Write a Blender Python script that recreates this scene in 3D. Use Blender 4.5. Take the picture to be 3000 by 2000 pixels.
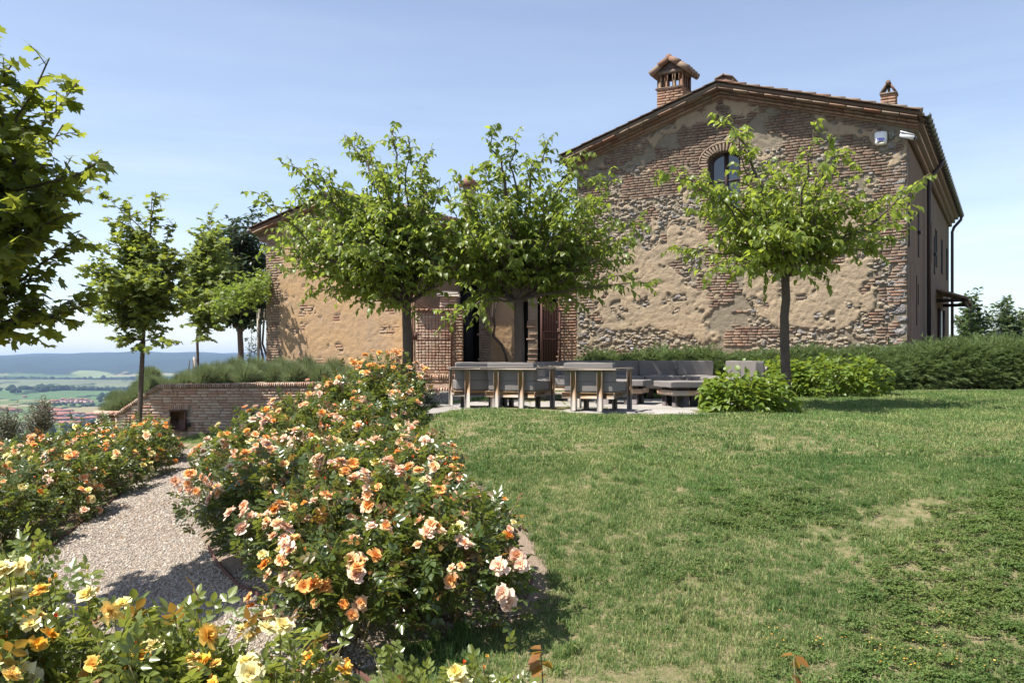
import bpy, math, random
import numpy as np
from mathutils import Vector, Matrix
R = math.radians
rng = np.random.default_rng(7)
random.seed(7)
for o in list(bpy.data.objects): bpy.data.objects.remove(o)
S = bpy.context.scene
ROOT = S.collection

# ------------------------------------------------------------------ camera, sky, sun, exposure
F = 2583.0; HZ = 1048.0; EYE = 0.84          # focal length in photo pixels, horizon row, eye height over the patio
cd = bpy.data.cameras.new('camera'); cam = bpy.data.objects.new('camera', cd); ROOT.objects.link(cam)
cam.location = (0, 0, EYE); cam.rotation_euler = (R(90), 0, 0)
cd.sensor_width = 36; cd.lens = 36*F/3000; cd.shift_y = (HZ-1000)/3000; cd.clip_start = .05; cd.clip_end = 40000
S.camera = cam
SUN_EL, SH = 60.0, Vector((-.945, -.32)).normalized()
SUNV = Vector((SH.x*math.cos(R(SUN_EL)), SH.y*math.cos(R(SUN_EL)), math.sin(R(SUN_EL))))
W = bpy.data.worlds.new('World'); S.world = W; W.use_nodes = True
nt = W.node_tree; nt.nodes.clear()
wo = nt.nodes.new('ShaderNodeOutputWorld'); bg = nt.nodes.new('ShaderNodeBackground'); bg.inputs[1].default_value = .115
sk = nt.nodes.new('ShaderNodeTexSky'); sk.sky_type = 'NISHITA'; sk.sun_disc = False
sk.sun_elevation = R(SUN_EL); sk.sun_rotation = math.atan2(SH.x, SH.y) % (2*math.pi)
sk.altitude = 300; sk.air_density = 1.0; sk.dust_density = .9; sk.ozone_density = 2.6
# thin cirrus low in the sky, by direction
tc = nt.nodes.new('ShaderNodeTexCoord'); mp = nt.nodes.new('ShaderNodeMapping'); mp.inputs['Scale'].default_value = (1.6, 1.6, 14)
nz = nt.nodes.new('ShaderNodeTexNoise'); nz.inputs['Scale'].default_value = 1.5; nz.inputs['Detail'].default_value = 7; nz.inputs['Roughness'].default_value = .6
rp = nt.nodes.new('ShaderNodeValToRGB'); rp.color_ramp.elements[0].position = .40; rp.color_ramp.elements[1].position = .8
rp.color_ramp.elements[1].color = (.62, .62, .62, 1)
sx = nt.nodes.new('ShaderNodeSeparateXYZ'); mr = nt.nodes.new('ShaderNodeMapRange')
mr.inputs[1].default_value = .0; mr.inputs[2].default_value = .30; mr.inputs[3].default_value = 1; mr.inputs[4].default_value = .12
mu = nt.nodes.new('ShaderNodeMath'); mu.operation = 'MULTIPLY'
mx = nt.nodes.new('ShaderNodeMix'); mx.data_type = 'RGBA'; mx.inputs[7].default_value = (5.0, 5.4, 5.9, 1)
hs = nt.nodes.new('ShaderNodeHueSaturation'); hs.inputs['Saturation'].default_value = .80; hs.inputs['Hue'].default_value = .504; hs.inputs['Value'].default_value = .84
L = nt.links.new
L(tc.outputs['Generated'], mp.inputs[0]); L(mp.outputs[0], nz.inputs[0]); L(nz.outputs[0], rp.inputs[0])
L(tc.outputs['Generated'], sx.inputs[0]); L(sx.outputs[2], mr.inputs[0]); L(rp.outputs[0], mu.inputs[0]); L(mr.outputs[0], mu.inputs[1])
L(mu.outputs[0], mx.inputs[0]); L(sk.outputs[0], hs.inputs['Color']); L(hs.outputs[0], mx.inputs[6]); L(mx.outputs[2], bg.inputs[0]); L(bg.outputs[0], wo.inputs[0])
sl = bpy.data.lights.new('sun', 'SUN'); sl.energy = 5.0; sl.angle = R(.53); sl.color = (1, .94, .85)
so = bpy.data.objects.new('sun', sl); ROOT.objects.link(so); so.rotation_euler = SUNV.to_track_quat('Z', 'Y').to_euler(); so.location = SUNV*60
vs = S.view_settings; vs.view_transform = 'Standard'; vs.look = 'None'; vs.gamma = 1; vs.exposure = 1.08; vs.use_curve_mapping = False
S.render.engine = 'CYCLES'
cy = S.cycles; cy.use_denoising = True; cy.max_bounces = 7; cy.diffuse_bounces = 3; cy.glossy_bounces = 2; cy.transmission_bounces = 4
cy.transparent_max_bounces = 6; cy.volume_bounces = 1; cy.caustics_reflective = False; cy.caustics_refractive = False; cy.sample_clamp_indirect = 6

# ------------------------------------------------------------------ helpers
def props(o, label=None, cat=None, group=None, kind=None):
    if label: o['label'] = label
    if cat: o['category'] = cat
    if group: o['group'] = group
    if kind: o['kind'] = kind
    return o
def link(o, parent=None):
    ROOT.objects.link(o)
    if parent is not None: o.parent = parent
    return o
def empty(name, loc=(0, 0, 0), rz=0.0, **k):
    o = bpy.data.objects.new(name, None); o.empty_display_size = .2; o.location = loc; o.rotation_euler = (0, 0, rz)
    link(o); return props(o, **k)
def mesh(name, V, faces, mat=None, attrs=None, smooth=False, mats=None, midx=None):
    """faces: list of int arrays (m,k)"""
    me = bpy.data.meshes.new(name); V = np.asarray(V, dtype=np.float32).reshape(-1, 3)
    me.vertices.add(len(V)); me.vertices.foreach_set('co', V.ravel())
    if not isinstance(faces, list): faces = [faces]
    faces = [np.asarray(f, dtype=np.int32) for f in faces if len(f)]
    tot = sum(f.size for f in faces); n = sum(len(f) for f in faces)
    me.loops.add(tot); me.polygons.add(n)
    me.loops.foreach_set('vertex_index', np.concatenate([f.ravel() for f in faces]))
    ls = []; acc = 0
    for f in faces:
        ls.append(acc+np.arange(len(f))*f.shape[1]); acc += f.size
    me.polygons.foreach_set('loop_start', np.concatenate(ls).astype(np.int32))
    if smooth: me.polygons.foreach_set('use_smooth', np.ones(n, dtype=bool))
    if midx is not None: me.polygons.foreach_set('material_index', np.asarray(midx, dtype=np.int32))
    for a, v in (attrs or {}).items():
        v = np.asarray(v, dtype=np.float32)
        if v.ndim == 1:
            at = me.attributes.new(a, 'FLOAT', 'POINT'); at.data.foreach_set('value', v)
        else:
            if v.shape[1] == 3: v = np.c_[v, np.ones(len(v), dtype=np.float32)]
            at = me.attributes.new(a, 'FLOAT_COLOR', 'POINT'); at.data.foreach_set('color', v.astype(np.float32).ravel())
    for m in (mats or ([mat] if mat else [])): me.materials.append(m)
    me.update(calc_edges=True); me.validate()
    return me
def ob(name, me, parent=None, loc=(0, 0, 0), rot=(0, 0, 0), scale=(1, 1, 1), **k):
    o = bpy.data.objects.new(name, me); o.location = loc; o.rotation_euler = rot; o.scale = scale
    link(o, parent); return props(o, **k)
class MB:
    """collects shapes into one mesh"""
    def __init__(s): s.V = []; s.F = {}; s.n = 0; s.A = []
    def add(s, V, F, r=None):
        V = np.asarray(V, float).reshape(-1, 3)
        for f in (F if isinstance(F, list) else [F]):
            f = np.asarray(f)
            if len(f): s.F.setdefault(f.shape[1], []).append(f+s.n)
        s.V.append(V); s.n += len(V)
        s.A.append(np.full(len(V), rng.random() if r is None else r) if np.ndim(r) == 0 else r)
        return s
    def box(s, c, size, rz=0, bev=0, M=None, r=None):
        V, Fc = bevbox(size, bev)
        if rz:
            a, b = math.cos(rz), math.sin(rz); V = V@np.array([[a, b, 0], [-b, a, 0], [0, 0, 1]])
        if M is not None: V = V@np.array(M.to_3x3()).T
        return s.add(V+np.array(c), Fc, r)
    def tube(s, pts, rad, sides=8, cap=True, r=None):
        V, Fc = tube(pts, rad, sides, cap); return s.add(V, Fc, r)
    def build(s, name, mat, parent=None, smooth=False, loc=(0, 0, 0), **k):
        V = np.concatenate(s.V); Fs = [np.concatenate(v) for v in s.F.values()]
        return ob(name, mesh(name, V, Fs, mat, {'rnd': np.concatenate(s.A)}, smooth), parent, loc, **k)
def bevbox(size, bev=0):
    x, y, z = [d/2 for d in size]
    if bev <= 0:
        V = np.array([[sx*x, sy*y, sz*z] for sz in (-1, 1) for sy in (-1, 1) for sx in (-1, 1)])
        return V, np.array([[0, 2, 3, 1], [4, 5, 7, 6], [0, 1, 5, 4], [2, 6, 7, 3], [0, 4, 6, 2], [1, 3, 7, 5]])
    b = min(bev, x*.95, y*.95, z*.95)
    V = []
    for sz in (-1, 1):
        for sy in (-1, 1):
            for sx in (-1, 1):
                V += [[sx*x, sy*(y-b), sz*(z-b)], [sx*(x-b), sy*y, sz*(z-b)], [sx*(x-b), sy*(y-b), sz*z]]
    V = np.array(V)
    i = lambda sx, sy, sz, k: ((sz > 0)*4+(sy > 0)*2+(sx > 0))*3+k
    Q = []; T = []
    for s1 in (-1, 1):
        q = [i(s1, -1, -1, 0), i(s1, 1, -1, 0), i(s1, 1, 1, 0), i(s1, -1, 1, 0)]; Q.append(q if s1 > 0 else q[::-1])
        q = [i(-1, s1, -1, 1), i(1, s1, -1, 1), i(1, s1, 1, 1), i(-1, s1, 1, 1)]; Q.append(q if s1 < 0 else q[::-1])
        q = [i(-1, -1, s1, 2), i(1, -1, s1, 2), i(1, 1, s1, 2), i(-1, 1, s1, 2)]; Q.append(q if s1 > 0 else q[::-1])
    for a in (-1, 1):
        for c in (-1, 1):
            q = [i(a, c, -1, 0), i(a, c, 1, 0), i(a, c, 1, 1), i(a, c, -1, 1)]; Q.append(q if a*c > 0 else q[::-1])
            q = [i(a, -1, c, 0), i(a, 1, c, 0), i(a, 1, c, 2), i(a, -1, c, 2)]; Q.append(q if a*c < 0 else q[::-1])
            q = [i(-1, a, c, 1), i(1, a, c, 1), i(1, a, c, 2), i(-1, a, c, 2)]; Q.append(q if a*c > 0 else q[::-1])
    for sx_ in (-1, 1):
        for sy_ in (-1, 1):
            for sz_ in (-1, 1):
                t = [i(sx_, sy_, sz_, 0), i(sx_, sy_, sz_, 1), i(sx_, sy_, sz_, 2)]; T.append(t if sx_*sy_*sz_ > 0 else t[::-1])
    return V, [np.array(Q), np.array(T)]
def tube(pts, rad, sides=8, cap=True):
    P = np.asarray(pts, float); n = len(P); rad = np.broadcast_to(np.asarray(rad, float), (n,))
    T = np.gradient(P, axis=0); T /= np.linalg.norm(T, axis=1, keepdims=True)+1e-9
    ref = np.array([0, 0, 1.]) if abs(T[0, 2]) < .8 else np.array([1., 0, 0])
    V = []; a = np.arange(sides)*2*math.pi/sides
    for i in range(n):
        u = np.cross(ref, T[i]); u /= np.linalg.norm(u)+1e-9; v = np.cross(T[i], u); ref = np.cross(u, T[i])*-1 if False else ref
        V.append(P[i]+rad[i]*(np.cos(a)[:, None]*u+np.sin(a)[:, None]*v))
    V = np.concatenate(V); Q = []
    for i in range(n-1):
        for j in range(sides):
            k = (j+1) % sides; Q.append([i*sides+j, i*sides+k, (i+1)*sides+k, (i+1)*sides+j])
    Fs = [np.array(Q)]
    if cap:
        c0 = len(V); V = np.r_[V, [P[0]], [P[-1]]]
        Fs.append(np.array([[c0, (j+1) % sides, j] for j in range(sides)]+[[c0+1, (n-1)*sides+j, (n-1)*sides+(j+1) % sides] for j in range(sides)]))
    return V, Fs
def sweep_box(name, mat, parent, pts, w, h):   # flat strip following a path
    P = [Vector(p) for p in pts]; V = []; Q = []
    for i, p in enumerate(P):
        d = (P[min(i+1, len(P)-1)]-P[max(i-1, 0)]); n = Vector((-d.y, d.x, 0)).normalized()*w/2
        V += [p-n, p+n, p+n+Vector((0, 0, h)), p-n+Vector((0, 0, h))]
    for i in range(len(P)-1):
        a = i*4; b = a+4
        for k in range(4): Q.append([a+k, b+k, b+(k+1) % 4, a+(k+1) % 4])
    Q += [[0, 1, 2, 3], [len(V)-1, len(V)-2, len(V)-3, len(V)-4]]
    return ob(name, mesh(name, [list(v) for v in V], np.array(Q), mat), parent)
# value noise ------------------------------------------------------
_tab = np.random.default_rng(3).random((256, 256))
def vn(x, y, s=0):
    x = np.asarray(x, float)+s*17.3; y = np.asarray(y, float)+s*9.7
    xi = np.floor(x).astype(int); yi = np.floor(y).astype(int); fx = x-xi; fy = y-yi
    fx = fx*fx*(3-2*fx); fy = fy*fy*(3-2*fy); g = lambda a, b: _tab[a & 255, b & 255]
    return (g(xi, yi)*(1-fx)+g(xi+1, yi)*fx)*(1-fy)+(g(xi, yi+1)*(1-fx)+g(xi+1, yi+1)*fx)*fy
def fbm(x, y, o=4, s=0):
    t = 0; a = .5; n = 0
    for k in range(o):
        t = t+a*vn(np.asarray(x)*2**k, np.asarray(y)*2**k, s+k*5); n += a; a *= .5
    return t/n
def inpoly(x, y, poly):
    x = np.asarray(x); y = np.asarray(y); c = np.zeros(x.shape, bool); n = len(poly)
    for i in range(n):
        x1, y1 = poly[i][0], poly[i][1]; x2, y2 = poly[(i+1) % n][0], poly[(i+1) % n][1]
        if y1 == y2: continue
        c ^= ((y1 > y) != (y2 > y)) & (x < (x2-x1)*(y-y1)/(y2-y1)+x1)
    return c
def P3(px, py, d): return np.array([(px-1500)/F*d, d, EYE-(py-HZ)/F*d])

# ------------------------------------------------------------------ materials
class NT:
    def __init__(s, m): s.t = m.node_tree; s.t.nodes.clear(); s.out = s.t.nodes.new('ShaderNodeOutputMaterial')
    def n(s, typ, **k):
        nd = s.t.nodes.new('ShaderNode'+typ)
        for a, v in k.items(): setattr(nd, a, v)
        return nd
    def l(s, a, b): s.t.links.new(a, b)
    def val(s, sock, v):
        if hasattr(v, 'is_output') or isinstance(v, bpy.types.NodeSocket): s.l(v, sock)
        else: sock.default_value = v
    def math(s, op, a, b=0.0):
        m = s.n('Math', operation=op); s.val(m.inputs[0], a); s.val(m.inputs[1], b); return m.outputs[0]
    def noise(s, scale, detail=4, rough=.6, vec=None, dist=0):
        n = s.n('TexNoise'); n.inputs['Scale'].default_value = scale; n.inputs['Detail'].default_value = detail
        n.inputs['Roughness'].default_value = rough; n.inputs['Distortion'].default_value = dist
        if vec is not None: s.l(vec, n.inputs[0])
        return n.outputs[0]
    def ramp(s, fac, stops, interp='LINEAR'):
        r = s.n('ValToRGB'); r.color_ramp.interpolation = interp; e = r.color_ramp.elements
        while len(e) < len(stops): e.new(.5)
        for k, (p, c) in enumerate(stops):
            e[k].position = p; e[k].color = (c, c, c, 1) if not hasattr(c, '__len__') else (*c[:3], 1)
        s.l(fac, r.inputs[0]); return r.outputs[0]
    def mix(s, fac, a, b, mode='MIX'):
        m = s.n('Mix', data_type='RGBA', blend_type=mode); s.val(m.inputs[0], fac)
        for i, v in ((6, a), (7, b)):
            if isinstance(v, tuple): m.inputs[i].default_value = (*v[:3], 1)
            else: s.l(v, m.inputs[i])
        return m.outputs[2]
    def rnd(s):
        a = s.n('Attribute', attribute_name='rnd'); o = s.n('ObjectInfo')
        return s.math('FRACT', s.math('ADD', a.outputs['Fac'], o.outputs['Random']))
    def pos(s): return s.n('NewGeometry').outputs['Position']
    def obj(s): return s.n('TexCoord').outputs['Object']
    def scaled(s, vec, sc):
        m = s.n('Mapping'); m.inputs['Scale'].default_value = sc; s.l(vec, m.inputs[0]); return m.outputs[0]
    def bump(s, h, strength=.5, dist=.02):
        b = s.n('Bump'); b.inputs['Strength'].default_value = strength; b.inputs['Distance'].default_value = dist
        s.l(h, b.inputs['Height']); return b.outputs[0]
    def bsdf(s, col, rough=.8, spec=.3, metal=0, normal=None, sheen=0):
        b = s.n('BsdfPrincipled'); s.val(b.inputs['Base Color'], (*col[:3], 1) if isinstance(col, tuple) else col)
        s.val(b.inputs['Roughness'], rough); b.inputs['Specular IOR Level'].default_value = spec; b.inputs['Metallic'].default_value = metal
        if normal is not None: s.l(normal, b.inputs['Normal'])
        return b
    def done(s, sh): s.l(sh.outputs[0] if hasattr(sh, 'outputs') else sh, s.out.inputs['Surface'])
def newmat(name):
    m = bpy.data.materials.new(name); m.use_nodes = True; return m, NT(m)
def m_simple(name, col, rough=.7, spec=.3, metal=0, var=.15, nscale=8, bump=0.0, bs=60):
    m, t = newmat(name); c2 = tuple(c*(1-var) for c in col); c3 = tuple(min(1, c*(1+var)) for c in col)
    p = t.pos(); col_ = t.mix(t.noise(nscale, vec=p), c2, c3); col_ = t.mix(t.math('MULTIPLY', t.rnd(), .35), col_, tuple(c*.75 for c in col))
    nm = t.bump(t.noise(bs, vec=p), bump, .01) if bump else None
    t.done(t.bsdf(col_, rough, spec, metal, nm)); return m
def m_pieces(name, stops, grime=(.09, .075, .065), wash=None, gs=.9, glo=.5, ghi=.8, rough=.9, bump=.9, bs=35, stain=.5, pits=False):
    m, t = newmat(name); p = t.pos()
    c = t.ramp(t.rnd(), stops, 'LINEAR')
    c = t.mix(t.math('MULTIPLY', t.noise(28, 5, .7, p), .8), c, t.mix(1.0, c, (.55, .52, .5), 'MULTIPLY'))
    g = t.ramp(t.noise(gs, 5, .65, p), [(glo, 0), (ghi, 1)]); c = t.mix(t.math('MULTIPLY', g, stain), c, grime)
    if wash: c = t.mix(t.ramp(t.noise(3.2, 6, .75, p), [(.40, .12), (.62, .8)]), c, wash)
    h = t.noise(bs, 6, .7, p)
    if pits:
        v = t.n('TexVoronoi'); v.inputs['Scale'].default_value = 22; t.l(p, v.inputs[0]); h = t.math('ADD', h, v.outputs['Distance'])
        c = t.mix(t.ramp(v.outputs['Distance'], [(.0, .75), (.35, 0)]), c, (.06, .055, .05))
    t.done(t.bsdf(c, rough, .15, 0, t.bump(h, bump, .03))); return m
def m_leaf(name, c1, c2, trans, rough=.45, tfac=.45, spec=.45, edge=None, patch=None):
    m, t = newmat(name); p = t.pos(); r = t.rnd()
    c = t.mix(r, c1, c2); c = t.mix(t.math('MULTIPLY', t.noise(1.6, 3, .6, p), .45), c, tuple(x*.6 for x in c1))
    if edge: c = t.mix(t.ramp(r, [(.86, 0), (.93, 1)]), c, edge)
    b = t.bsdf(c, rough, spec); tr = t.n('BsdfTranslucent'); tc_ = t.mix(r, trans, tuple(x*.65 for x in trans)); t.l(tc_, tr.inputs[0])
    s = t.n('MixShader'); s.inputs[0].default_value = tfac; t.l(b.outputs[0], s.inputs[1]); t.l(tr.outputs[0], s.inputs[2]); t.done(s); return m
M = {}
M['brick'] = m_pieces('brick_clay', [(0, (.29, .145, .10)), (.25, (.33, .19, .135)), (.5, (.36, .24, .175)), (.72, (.40, .30, .22)), (.9, (.27, .17, .13)), (1, (.17, .11, .09))], stain=.55, wash=(.30, .235, .17))
M['brick_dark'] = m_pieces('old_brick_clay', [(0, (.20, .11, .085)), (.3, (.25, .155, .115)), (.55, (.20, .145, .115)), (.75, (.29, .215, .16)), (.92, (.12, .095, .085)), (1, (.26, .13, .09))], stain=.45, wash=(.25, .195, .145), bump=1)
M['brick_arch'] = m_pieces('arch_brick_clay', [(0, (.33, .25, .19)), (.5, (.38, .29, .22)), (1, (.30, .21, .16))], stain=.3)
M['brick_wall'] = m_pieces('retaining_brick', [(0, (.50, .31, .23)), (.3, (.56, .38, .29)), (.6, (.62, .46, .36)), (.85, (.68, .55, .45)), (1, (.50, .28, .20))], grime=(.16, .11, .085), glo=.58, ghi=.82, stain=.45)
M['brick_orange'] = m_pieces('pillar_brick', [(0, (.38, .215, .145)), (.4, (.44, .285, .195)), (.7, (.48, .355, .255)), (1, (.33, .19, .13))], stain=.3)
M['stone'] = m_pieces('field_stone', [(0, (.37, .31, .23)), (.3, (.42, .35, .255)), (.55, (.34, .30, .25)), (.8, (.46, .38, .27)), (1, (.29, .25, .21))], stain=.35, bump=1, bs=25, pits=True)
M['stone_grey'] = m_pieces('corner_stone', [(0, (.28, .27, .26)), (.5, (.38, .36, .34)), (1, (.24, .23, .23))], stain=.25, bump=1, bs=25, pits=True)
M['tile'] = m_pieces('roof_tile', [(0, (.26, .145, .10)), (.35, (.33, .23, .17)), (.7, (.29, .235, .18)), (1, (.19, .13, .10))], grime=(.16, .14, .10), stain=.6)
M['paver'] = m_pieces('paver_stone', [(0, (.31, .295, .275)), (.5, (.36, .34, .32)), (1, (.28, .27, .25))], grime=(.25, .23, .2), stain=.3, bump=.2)
def m_render(name, pl, pl2, dark, mort, spots=None, bs=.9):
    m, t = newmat(name); p = t.pos(); at = t.n('Attribute', attribute_name='plaster')
    c = t.mix(t.ramp(t.noise(.9, 5, .6, p), [(.35, 0), (.65, 1)]), pl, pl2)
    c = t.mix(t.ramp(t.noise(5, 6, .75, p), [(.5, 0), (.75, .75)]), c, dark)
    if spots: c = t.mix(t.ramp(t.noise(1.7, 4, .7, p), [(.62, 0), (.70, .6)]), c, spots)
    mo = t.mix(t.noise(7, 5, .7, p), mort, tuple(x*.6 for x in mort))
    c = t.mix(t.ramp(at.outputs['Fac'], [(.4, 0), (.6, 1)]), mo, c)
    h = t.math('ADD', t.noise(9, 7, .72, p), t.math('MULTIPLY', t.noise(45, 4, .6, p), .35))
    t.done(t.bsdf(c, .93, .1, 0, t.bump(h, bs, .05))); return m
M['render_beige'] = m_render('beige_lime_render', (.36, .28, .19), (.31, .25, .175), (.20, .16, .115), (.27, .23, .17))
M['render_ochre'] = m_render('ochre_render', (.42, .275, .15), (.35, .25, .165), (.25, .18, .125), (.34, .26, .19), (.37, .205, .125), .6)
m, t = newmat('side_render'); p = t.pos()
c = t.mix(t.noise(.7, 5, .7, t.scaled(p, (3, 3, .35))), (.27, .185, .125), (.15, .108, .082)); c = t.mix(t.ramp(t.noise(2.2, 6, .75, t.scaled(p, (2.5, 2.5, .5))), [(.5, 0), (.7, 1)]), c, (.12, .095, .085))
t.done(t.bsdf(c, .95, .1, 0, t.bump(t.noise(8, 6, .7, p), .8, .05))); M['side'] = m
M['mortar'] = m_simple('mortar', (.33, .265, .20), .95, .1, bump=.6)
M['concrete'] = m_simple('cast_concrete', (.42, .38, .33), .9, .2, bump=.3)
M['wood_dark'] = m_simple('dark_timber', (.06, .035, .025), .8, bump=.4)
M['iron'] = m_simple('rusty_iron', (.10, .046, .036), .75, .3, .2, .3, 14, .4)
M['corten'] = m_simple('rusted_steel_plate', (.12, .06, .045), .6, .4, .3, .3, 5, .2)
M['pipe'] = m_simple('brown_pipe', (.05, .035, .035), .4, .5, .3)
M['gutter'] = m_simple('weathered_gutter_metal', (.09, .085, .085), .45, .5, .5)
M['black'] = m_simple('interior_dark', (.012, .011, .012), .9, .1)
M['door'] = m_simple('dark_door_paint', (.018, .017, .02), .6, .3)
M['frame'] = m_simple('window_frame', (.035, .02, .018), .5, .4)
M['white'] = m_simple('white_plastic', (.78, .79, .8), .35, .5, 0, .03)
M['offwhite'] = m_simple('greenish_plastic', (.45, .48, .42), .4, .5, 0, .05)
M['blackp'] = m_simple('black_plastic', (.015, .015, .017), .35, .5)
M['blue'] = m_simple('blue_print', (.02, .035, .35), .5)
M['cushion'] = m_simple('grey_cushion_fabric', (.195, .178, .168), .95, .12, 0, .08, 3, .25, 500)
M['hdpe'] = m_simple('grey_table_leg', (.15, .13, .13), .7, .3)
m, t = newmat('glass'); t.done(t.bsdf((.02, .03, .04), .06, 1.0)); M['glass'] = m
m, t = newmat('weathered_teak'); p = t.pos(); sp = t.n('SeparateXYZ'); t.l(p, sp.inputs[0])
w = t.noise(3, 6, .7, t.scaled(t.obj(), (2, 2, 30))); c = t.mix(w, (.56, .34, .19), (.42, .27, .16)); grey = t.mix(w, (.27, .25, .23), (.37, .34, .30))
k = t.ramp(t.math('ADD', sp.outputs[2], t.math('MULTIPLY', t.noise(3, 3, .6, p), .35)), [(.36, 1), (.46, .25), (.60, .25), (.78, .85)])
t.done(t.bsdf(t.mix(k, c, grey), .85, .2, 0, t.bump(w, .3, .005))); M['teak'] = m
m, t = newmat('bark'); p = t.pos(); w = t.noise(9, 6, .75, t.scaled(p, (3, 3, .5)))
t.done(t.bsdf(t.mix(w, (.045, .036, .03), (.17, .135, .11)), .95, .1, 0, t.bump(w, 1, .03))); M['bark'] = m
M['twig'] = m_simple('green_brown_twig', (.12, .10, .05), .8)
M['cane'] = m_simple('rose_cane', (.13, .11, .05), .7)
M['l_mul'] = m_leaf('mulberry_leaf', (.110, .160, .024), (.190, .250, .040), (.42, .52, .065), .38, .52)
M['l_mul2'] = m_leaf('mulberry_leaf_deep', (.095, .145, .026), (.160, .220, .040), (.36, .46, .06), .38, .5)
M['l_maple'] = m_leaf('maple_leaf', (.055, .085, .022), (.135, .165, .032), (.42, .48, .05), .5, .48, .3)
M['l_maple2'] = m_leaf('young_maple_leaf', (.090, .135, .038), (.180, .220, .055), (.36, .44, .07), .5, .42, .3)
M['l_dark'] = m_leaf('dark_broad_leaf', (.028, .052, .026), (.05, .08, .034), (.08, .13, .03), .4, .2)
M['l_vine'] = m_leaf('vine_leaf', (.10, .17, .03), (.2, .24, .05), (.34, .45, .06), .5, .4)
M['l_rose'] = m_leaf('rose_leaf', (.045, .080, .022), (.135, .170, .040), (.30, .36, .05), .30, .32, .6, (.15, .075, .03))
M['l_rosey'] = m_leaf('light_rose_leaf', (.085, .125, .024), (.21, .25, .055), (.40, .45, .07), .30, .35, .6)
M['l_red'] = m_leaf('young_red_rose_leaf', (.30, .20, .03), (.22, .07, .03), (.5, .3, .05), .35, .4)
M['l_hyd'] = m_leaf('hydrangea_leaf', (.100, .165, .022), (.175, .245, .032), (.36, .46, .05), .45, .4)
M['l_jun'] = m_leaf('juniper_needle', (.075, .125, .042), (.17, .225, .085), (.24, .31, .08), .6, .32, .2)
M['l_lav'] = m_leaf('lavender_stem', (.170, .215, .110), (.28, .34, .19), (.30, .38, .16), .7, .3, .2)
M['l_olive'] = m_leaf('olive_leaf', (.11, .125, .085), (.20, .215, .165), (.15, .18, .08), .55, .2)
M['l_back'] = m_leaf('background_leaf', (.05, .085, .03), (.10, .14, .04), (.18, .28, .05), .5, .3)
def m_petal(name, cen, out, pale, tr=.3):
    m, t = newmat(name); a = t.n('Attribute', attribute_name='rad'); o = t.n('ObjectInfo'); r = o.outputs['Random']
    c = t.mix(t.ramp(a.outputs['Fac'], [(.25, 0), (.85, 1)]), cen, out); c = t.mix(t.math('MULTIPLY', r, .55), c, pale)
    b = t.bsdf(c, .6, .25); trn = t.n('BsdfTranslucent'); t.l(c, trn.inputs[0]); s = t.n('MixShader'); s.inputs[0].default_value = tr
    t.l(b.outputs[0], s.inputs[1]); t.l(trn.outputs[0], s.inputs[2]); t.done(s); return m
M['p_orange'] = m_petal('orange_petal', (.80, .28, .035), (.85, .45, .10), (.85, .60, .30))
M['p_pink'] = m_petal('pink_cream_petal', (.82, .42, .20), (.82, .58, .47), (.86, .74, .62))
M['p_apricot'] = m_petal('apricot_petal', (.85, .36, .06), (.85, .56, .33), (.85, .66, .48))
M['p_yellow'] = m_petal('yellow_petal', (.82, .42, .03), (.84, .56, .10), (.85, .70, .30))
M['p_pale'] = m_petal('pale_yellow_petal', (.85, .66, .15), (.84, .78, .42), (.85, .82, .60))
M['p_spent'] = m_petal('spent_brown_petal', (.20, .11, .05), (.30, .19, .10), (.36, .26, .16))
M['p_red'] = m_petal('red_bud_petal', (.70, .06, .02), (.75, .14, .04), (.80, .35, .06))
# ------------------------------------------------------------------ ground heights (thin plate spline through surveyed points)
def wp(px, py, z):
    d = (EYE-z)*F/(py-HZ); return ((px-1500)/F*d, d, z)
CP = [wp(2000, 2000, -1.35), wp(2900, 2000, -1.35), wp(1300, 2000, -1.42), wp(2000, 1600, -.85), wp(2900, 1600, -.83), wp(2000, 1339, -.34), (5.5, 10.5, -.36), (3.2, 8, -.84),
      (-1.2, 13.2, -.03), (1.0, 13.2, -.02), (3.2, 13.2, -.02), (0, 15, 0), (3, 16, 0), (4.9, 14.8, -.03), (2, 18, 0), (-1, 17.5, 0), (7, 15.2, -.0), (8, 13, -.1),
      (10.5, 19, .14), (8, 18.6, .12), (12, 19, .14), (4, 20, .05), (0, 21, 0), (10, 15, 0), (-3, 19.5, -.10),
      wp(1100, 1860, -1.32), wp(900, 1900, -1.42), wp(500, 1750, -1.55), wp(200, 1650, -1.6), wp(400, 1400, -1.5), wp(530, 1285, -1.31), (-6.5, 23.2, -1.0), (-4.6, 22.5, -.55), (-3.6, 22, -.3),
      (-8.6, 20, -1.42), wp(50, 1590, -1.62), (-3.2, 10, -1.35), (-1.7, 8.3, -1.02), (-.4, 8.3, -.80), (-2.2, 10.2, -.95), (-3.9, 13, -1.15), (-2, 13, -.45), (-3.5, 15.5, -.75), (-5, 19, -.95),
      (-2, 4, -1.65), (0, 3, -1.7), (2.5, 3.5, -1.72), (0, 0, -2.3), (-6, 5, -1.7), (6, 5, -1.5), (10, 8, -.9), (-10, 12, -1.9), (-12, 20, -2.6), (-14, 8, -2.6), (-13, 27, -3.5), (16, 14, .1), (16, 22, .3),
      (-20, 16, -5), (-20, 30, -6.5), (22, 20, .3), (5, 32, .2), (16, 35, .3), (-5, 36, -.5)]
CP = np.array(CP)
def _U(r2): return np.where(r2 > 0, r2*np.log(r2+1e-12), 0)
_n = len(CP); _K = _U(((CP[:, None, :2]-CP[None, :, :2])**2).sum(-1))+np.eye(_n)*.35
_P = np.c_[np.ones(_n), CP[:, :2]]; _A = np.block([[_K, _P], [_P.T, np.zeros((3, 3))]])
_w = np.linalg.solve(_A, np.r_[CP[:, 2], 0, 0, 0])
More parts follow.
